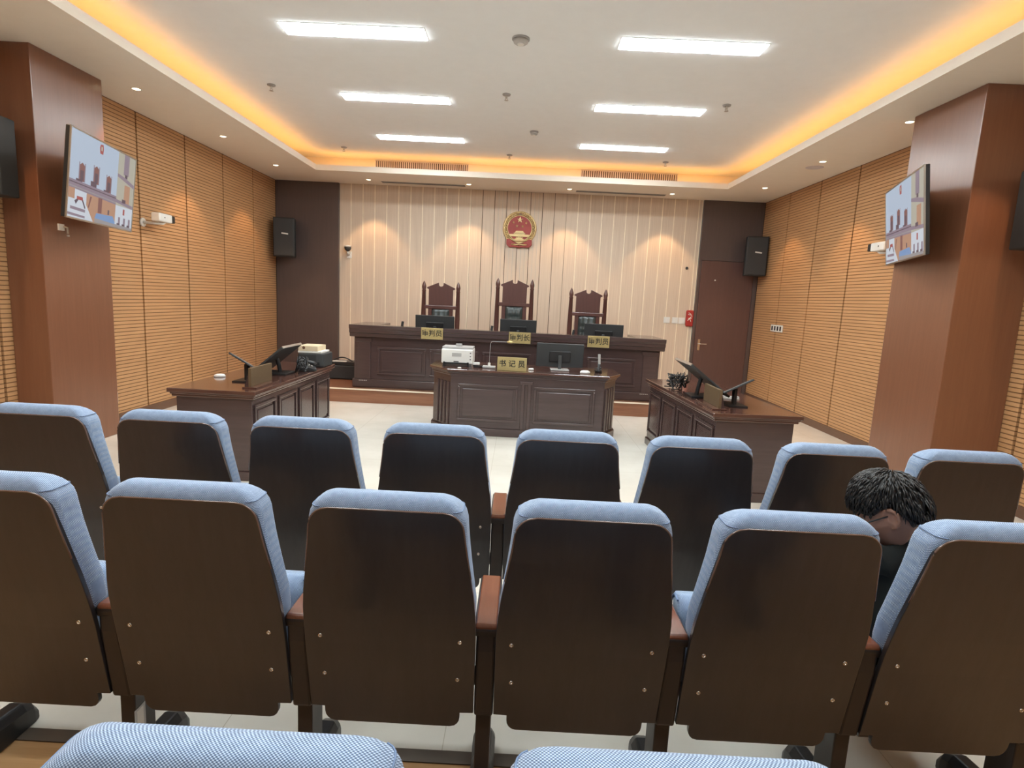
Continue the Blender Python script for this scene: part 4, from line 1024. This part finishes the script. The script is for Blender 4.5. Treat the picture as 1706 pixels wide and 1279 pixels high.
def thin(i):
    p, r = nodes[i]; r = r if isinstance(r, tuple) else (r, r)
    return (p, tuple(k*0.72 if i in UNDER else k for k in r))
body = MB(); grab(skin_mesh([thin(i) for i in range(len(nodes))], edges, 2), body)
# hands: palm chain plus five separate curled fingers, resting on the lap
def hand(w, d, up, side):
    w = Vector(w); d = Vector(d).normalized(); up = Vector(up).normalized(); x = d.cross(up).normalized()*side
    palm = skin_mesh([(w, (0.024, 0.017)), (w+d*0.035, (0.030, 0.015)), (w+d*0.075, (0.036, 0.013))], [(0, 1), (1, 2)], 1); grab(palm, body)
    for off, L in ((-0.027, 0.062), (-0.009, 0.074), (0.009, 0.069), (0.027, 0.054)):
        p = w+d*0.068+x*off; q = p+d*L*0.45-up*0.006; r = q+d*L*0.3-up*0.016; s = r+d*L*0.16-up*0.018
        grab(skin_mesh([(p, 0.0095), (q, 0.009), (r, 0.0082), (s, 0.007)], [(0, 1), (1, 2), (2, 3)], 1), body)
    p = w+d*0.02-x*0.024; q = p+d*0.028-x*0.022-up*0.006; r = q+d*0.026-x*0.006-up*0.006
    grab(skin_mesh([(p, 0.0125), (q, 0.011), (r, 0.009)], [(0, 1), (1, 2)], 1), body)
hand((1.19, 2.005, 0.605), (0.5, 0.8, -0.15), (0, 0.1, 1), 1)
hand((1.375, 2.065, 0.605), (-0.5, 0.75, -0.15), (0, 0.1, 1), -1)
# head: built facing +y, then turned to the left and bowed
HM = Matrix.Translation((1.190, 1.745, 0.970)) @ Matrix.Rotation(math.radians(56), 4, 'Z') @ Matrix.Rotation(math.radians(-30), 4, 'X')
def head_pt(th, ph):
    x = math.cos(ph)*math.sin(th); y = math.cos(ph)*math.cos(th); z = math.sin(ph)
    rx, ry, rz = 0.074, 0.094, 0.108
    p = Vector((x*rx, y*ry, z*rz))
    if z < -0.15:                                     # jaw narrows, chin forward
        k = min(1, (-z-0.15)/0.85); p.x *= 1-0.36*k; p.y = p.y*(1-0.30*k) + 0.026*k
    if y > 0:                                         # flatter face, sockets, brow, nose, lips
        p.y *= 0.93
        for s in (-1, 1):
            d = ((p.x-s*0.031)/0.018)**2 + ((p.z-0.0)/0.014)**2; p.y -= 0.011*math.exp(-d)
            d = ((p.x-s*0.031)/0.010)**2 + ((p.z+0.001)/0.007)**2; p.y += 0.006*math.exp(-d)
        p.y += 0.024*math.exp(-(p.x/0.010)**2 - ((p.z+0.030)/0.017)**2) + 0.010*math.exp(-(p.x/0.008)**2 - ((p.z+0.008)/0.02)**2)
        p.y += 0.007*math.exp(-(p.x/0.022)**2 - ((p.z+0.060)/0.006)**2) + 0.006*math.exp(-(p.x/0.019)**2 - ((p.z+0.073)/0.006)**2)
        p.y += 0.004*math.exp(-(p.x/0.05)**2 - ((p.z-0.022)/0.008)**2)
    return p
rings = []
NT, NP = 56, 40
for j in range(NP+1):
    ph = -PI/2+0.03+(PI-0.06)*j/NP
    rings.append([HM @ head_pt(2*PI*i/NT, ph) for i in range(NT)])
body.loft(rings)
for s in (-1, 1):                                     # ears
    pts = [(0.070, 0.008, 0.016), (0.078, -0.004, 0.030), (0.084, -0.020, 0.030), (0.086, -0.030, 0.014), (0.083, -0.027, -0.008), (0.076, -0.012, -0.026), (0.070, 0.0, -0.030)]
    body.tube([HM @ Vector((s*x, y, z)) for x, y, z in pts], [0.006, 0.0062, 0.0065, 0.0065, 0.006, 0.0068, 0.005], 8)
    body.loft([[HM @ Vector((s*(0.072+q*0.010), -0.010+a*0.014*math.cos(t)*1.0, 0.001+0.024*a*math.sin(t))) for t in [2*PI*i/12 for i in range(12)]] for q, a in ((0, 1.0), (0.4, 0.95), (0.7, 0.7))])
pe = thing('person', 'black-haired person in dark clothes sitting bowed between two middle-row chairs', 'person', (0, 0, 0))
bo = body.build('body', M_SKIN, pe, smooth=True)
rm = bo.modifiers.new('merge', 'REMESH'); rm.mode = 'VOXEL'; rm.voxel_size = 0.005; rm.use_smooth_shade = True
# hair: cap plus layered locks
random.seed(11)
hair = MB(); rings = []
def hair_low(th):
    # lowest latitude of the hair for a direction (0 = face, pi = nape)
    a = abs((th+PI) % (2*PI) - PI)
    return interp([(0.0, 0.40), (0.5, 0.36), (0.9, 0.25), (1.2, 0.18), (1.4, 0.26), (1.6, 0.34), (1.85, 0.24), (2.05, -0.10), (2.3, -0.42), (PI, -0.52)], a)
for j in range(15):
    ring = []
    for i in range(NT):
        th = 2*PI*i/NT; lo = hair_low(th); ph = lo+(PI/2-0.03-lo)*j/14
        p = head_pt(th, ph); n = Vector((p.x/0.074**2, p.y/0.094**2, p.z/0.108**2)).normalized()
        k = 0.003+0.012*min(1, j/4)+0.016*min(1, j/9)
        ring.append(HM @ (p+n*k))
    rings.append(ring)
hair.loft(rings, False, True)
for _ in range(1500):
    th = random.uniform(0, 2*PI); lo = hair_low(th); ph = random.uniform(lo+0.05, PI/2-0.02)
    p = head_pt(th, ph); n = Vector((p.x/0.074**2, p.y/0.094**2, p.z/0.108**2)).normalized()
    crown = Vector((0.01, -0.045, 0.10)); d = (p-crown); d -= n*d.dot(n)
    if d.length < 1e-4: continue
    d.normalize(); d = (d+Vector((random.uniform(-.3, .3), random.uniform(-.3, .3), random.uniform(-.3, .3)))); d = (d-n*d.dot(n)).normalized()
    L = random.uniform(0.025, 0.045)
    if ph-lo < 0.28: L *= 0.45
    k = min(1, (ph-lo)/0.5)+1.5*min(1, (ph-lo)/1.1); a = p+n*(0.005+0.010*k); m = p+n*(random.uniform(0.007, 0.011)+0.010*k)+d*L*0.55; e = p+n*(random.uniform(0.003, 0.009)+0.009*k)+d*L
    hair.tube([HM @ a, HM @ m, HM @ e], [0.0035, 0.0028, 0.0005], 5)
hair.build('hair', M_HAIR, pe, smooth=True)
gl = MB()
for s in (-1, 1):
    gl.tube([HM @ Vector((s*0.078, -0.005, 0.012)), HM @ Vector((s*0.076, 0.05, 0.008)), HM @ Vector((s*0.066, 0.092, 0.006))], 0.0022, 6)
    gl.tube([HM @ Vector((s*(0.035+0.026*math.cos(t)), 0.096, 0.0+0.019*math.sin(t))) for t in [2*PI*i/16 for i in range(17)]], 0.002, 6)
gl.tube([HM @ Vector((x, 0.098, 0.006)) for x in (-0.01, 0, 0.01)], 0.002, 6)
gl.build('glasses', M_BLACK, pe, smooth=True)
def grow(idx, d): return [(nodes[i][0], (0.105, 0.085)) if i == 3 else (nodes[i][0], tuple(k+d for k in nodes[i][1]) if isinstance(nodes[i][1], tuple) else nodes[i][1]+d) for i in idx]
def cloth(name, idx, ed, d, mat):
    mp = {i: k for k, i in enumerate(idx)}
    b = MB(); grab(skin_mesh(grow(idx, d), [(mp[a], mp[c]) for a, c in ed]), b)
    return b.build(name, mat, pe, smooth=True)
cloth('jacket', [0, 1, 2, 3, 6, 7, 8, 9, 10, 11, 12, 13], [(0, 1), (1, 2), (2, 3), (2, 6), (6, 7), (7, 8), (8, 9), (2, 10), (10, 11), (11, 12), (12, 13)], 0.013, M_JACKET)
b = MB()
b.tube([Vector((1.240, 1.782, 0.858)) + Vector((0.070*math.cos(t), 0.064*math.sin(t), 0.012*math.sin(t+2.2)-0.01)) for t in [2*PI*i/20 for i in range(21)]], 0.027); b.build('collar', M_JACKET, pe, smooth=True)
cloth('trousers', [0, 14, 15, 16, 17, 18, 20, 21, 22, 23, 24], [(0, 14), (14, 15), (15, 16), (16, 17), (17, 18), (0, 20), (20, 21), (21, 22), (22, 23), (23, 24)], 0.008, M_TROUSER)
for x in (1.185, 1.415):
    b = MB(); rings = []
    for y, hz, hw in ((2.09, 0.05, 0.028), (2.105, 0.085, 0.038), (2.16, 0.09, 0.043), (2.23, 0.062, 0.045), (2.30, 0.048, 0.043), (2.335, 0.03, 0.026)):
        rings.append([(x-hw, y, 0), (x+hw, y, 0), (x+hw, y, hz*0.6), (x+hw*0.6, y, hz), (x-hw*0.6, y, hz), (x-hw, y, hz*0.6)])
    b.loft(rings); b.build('shoe', M_BLACK, pe, bevel=0.008)
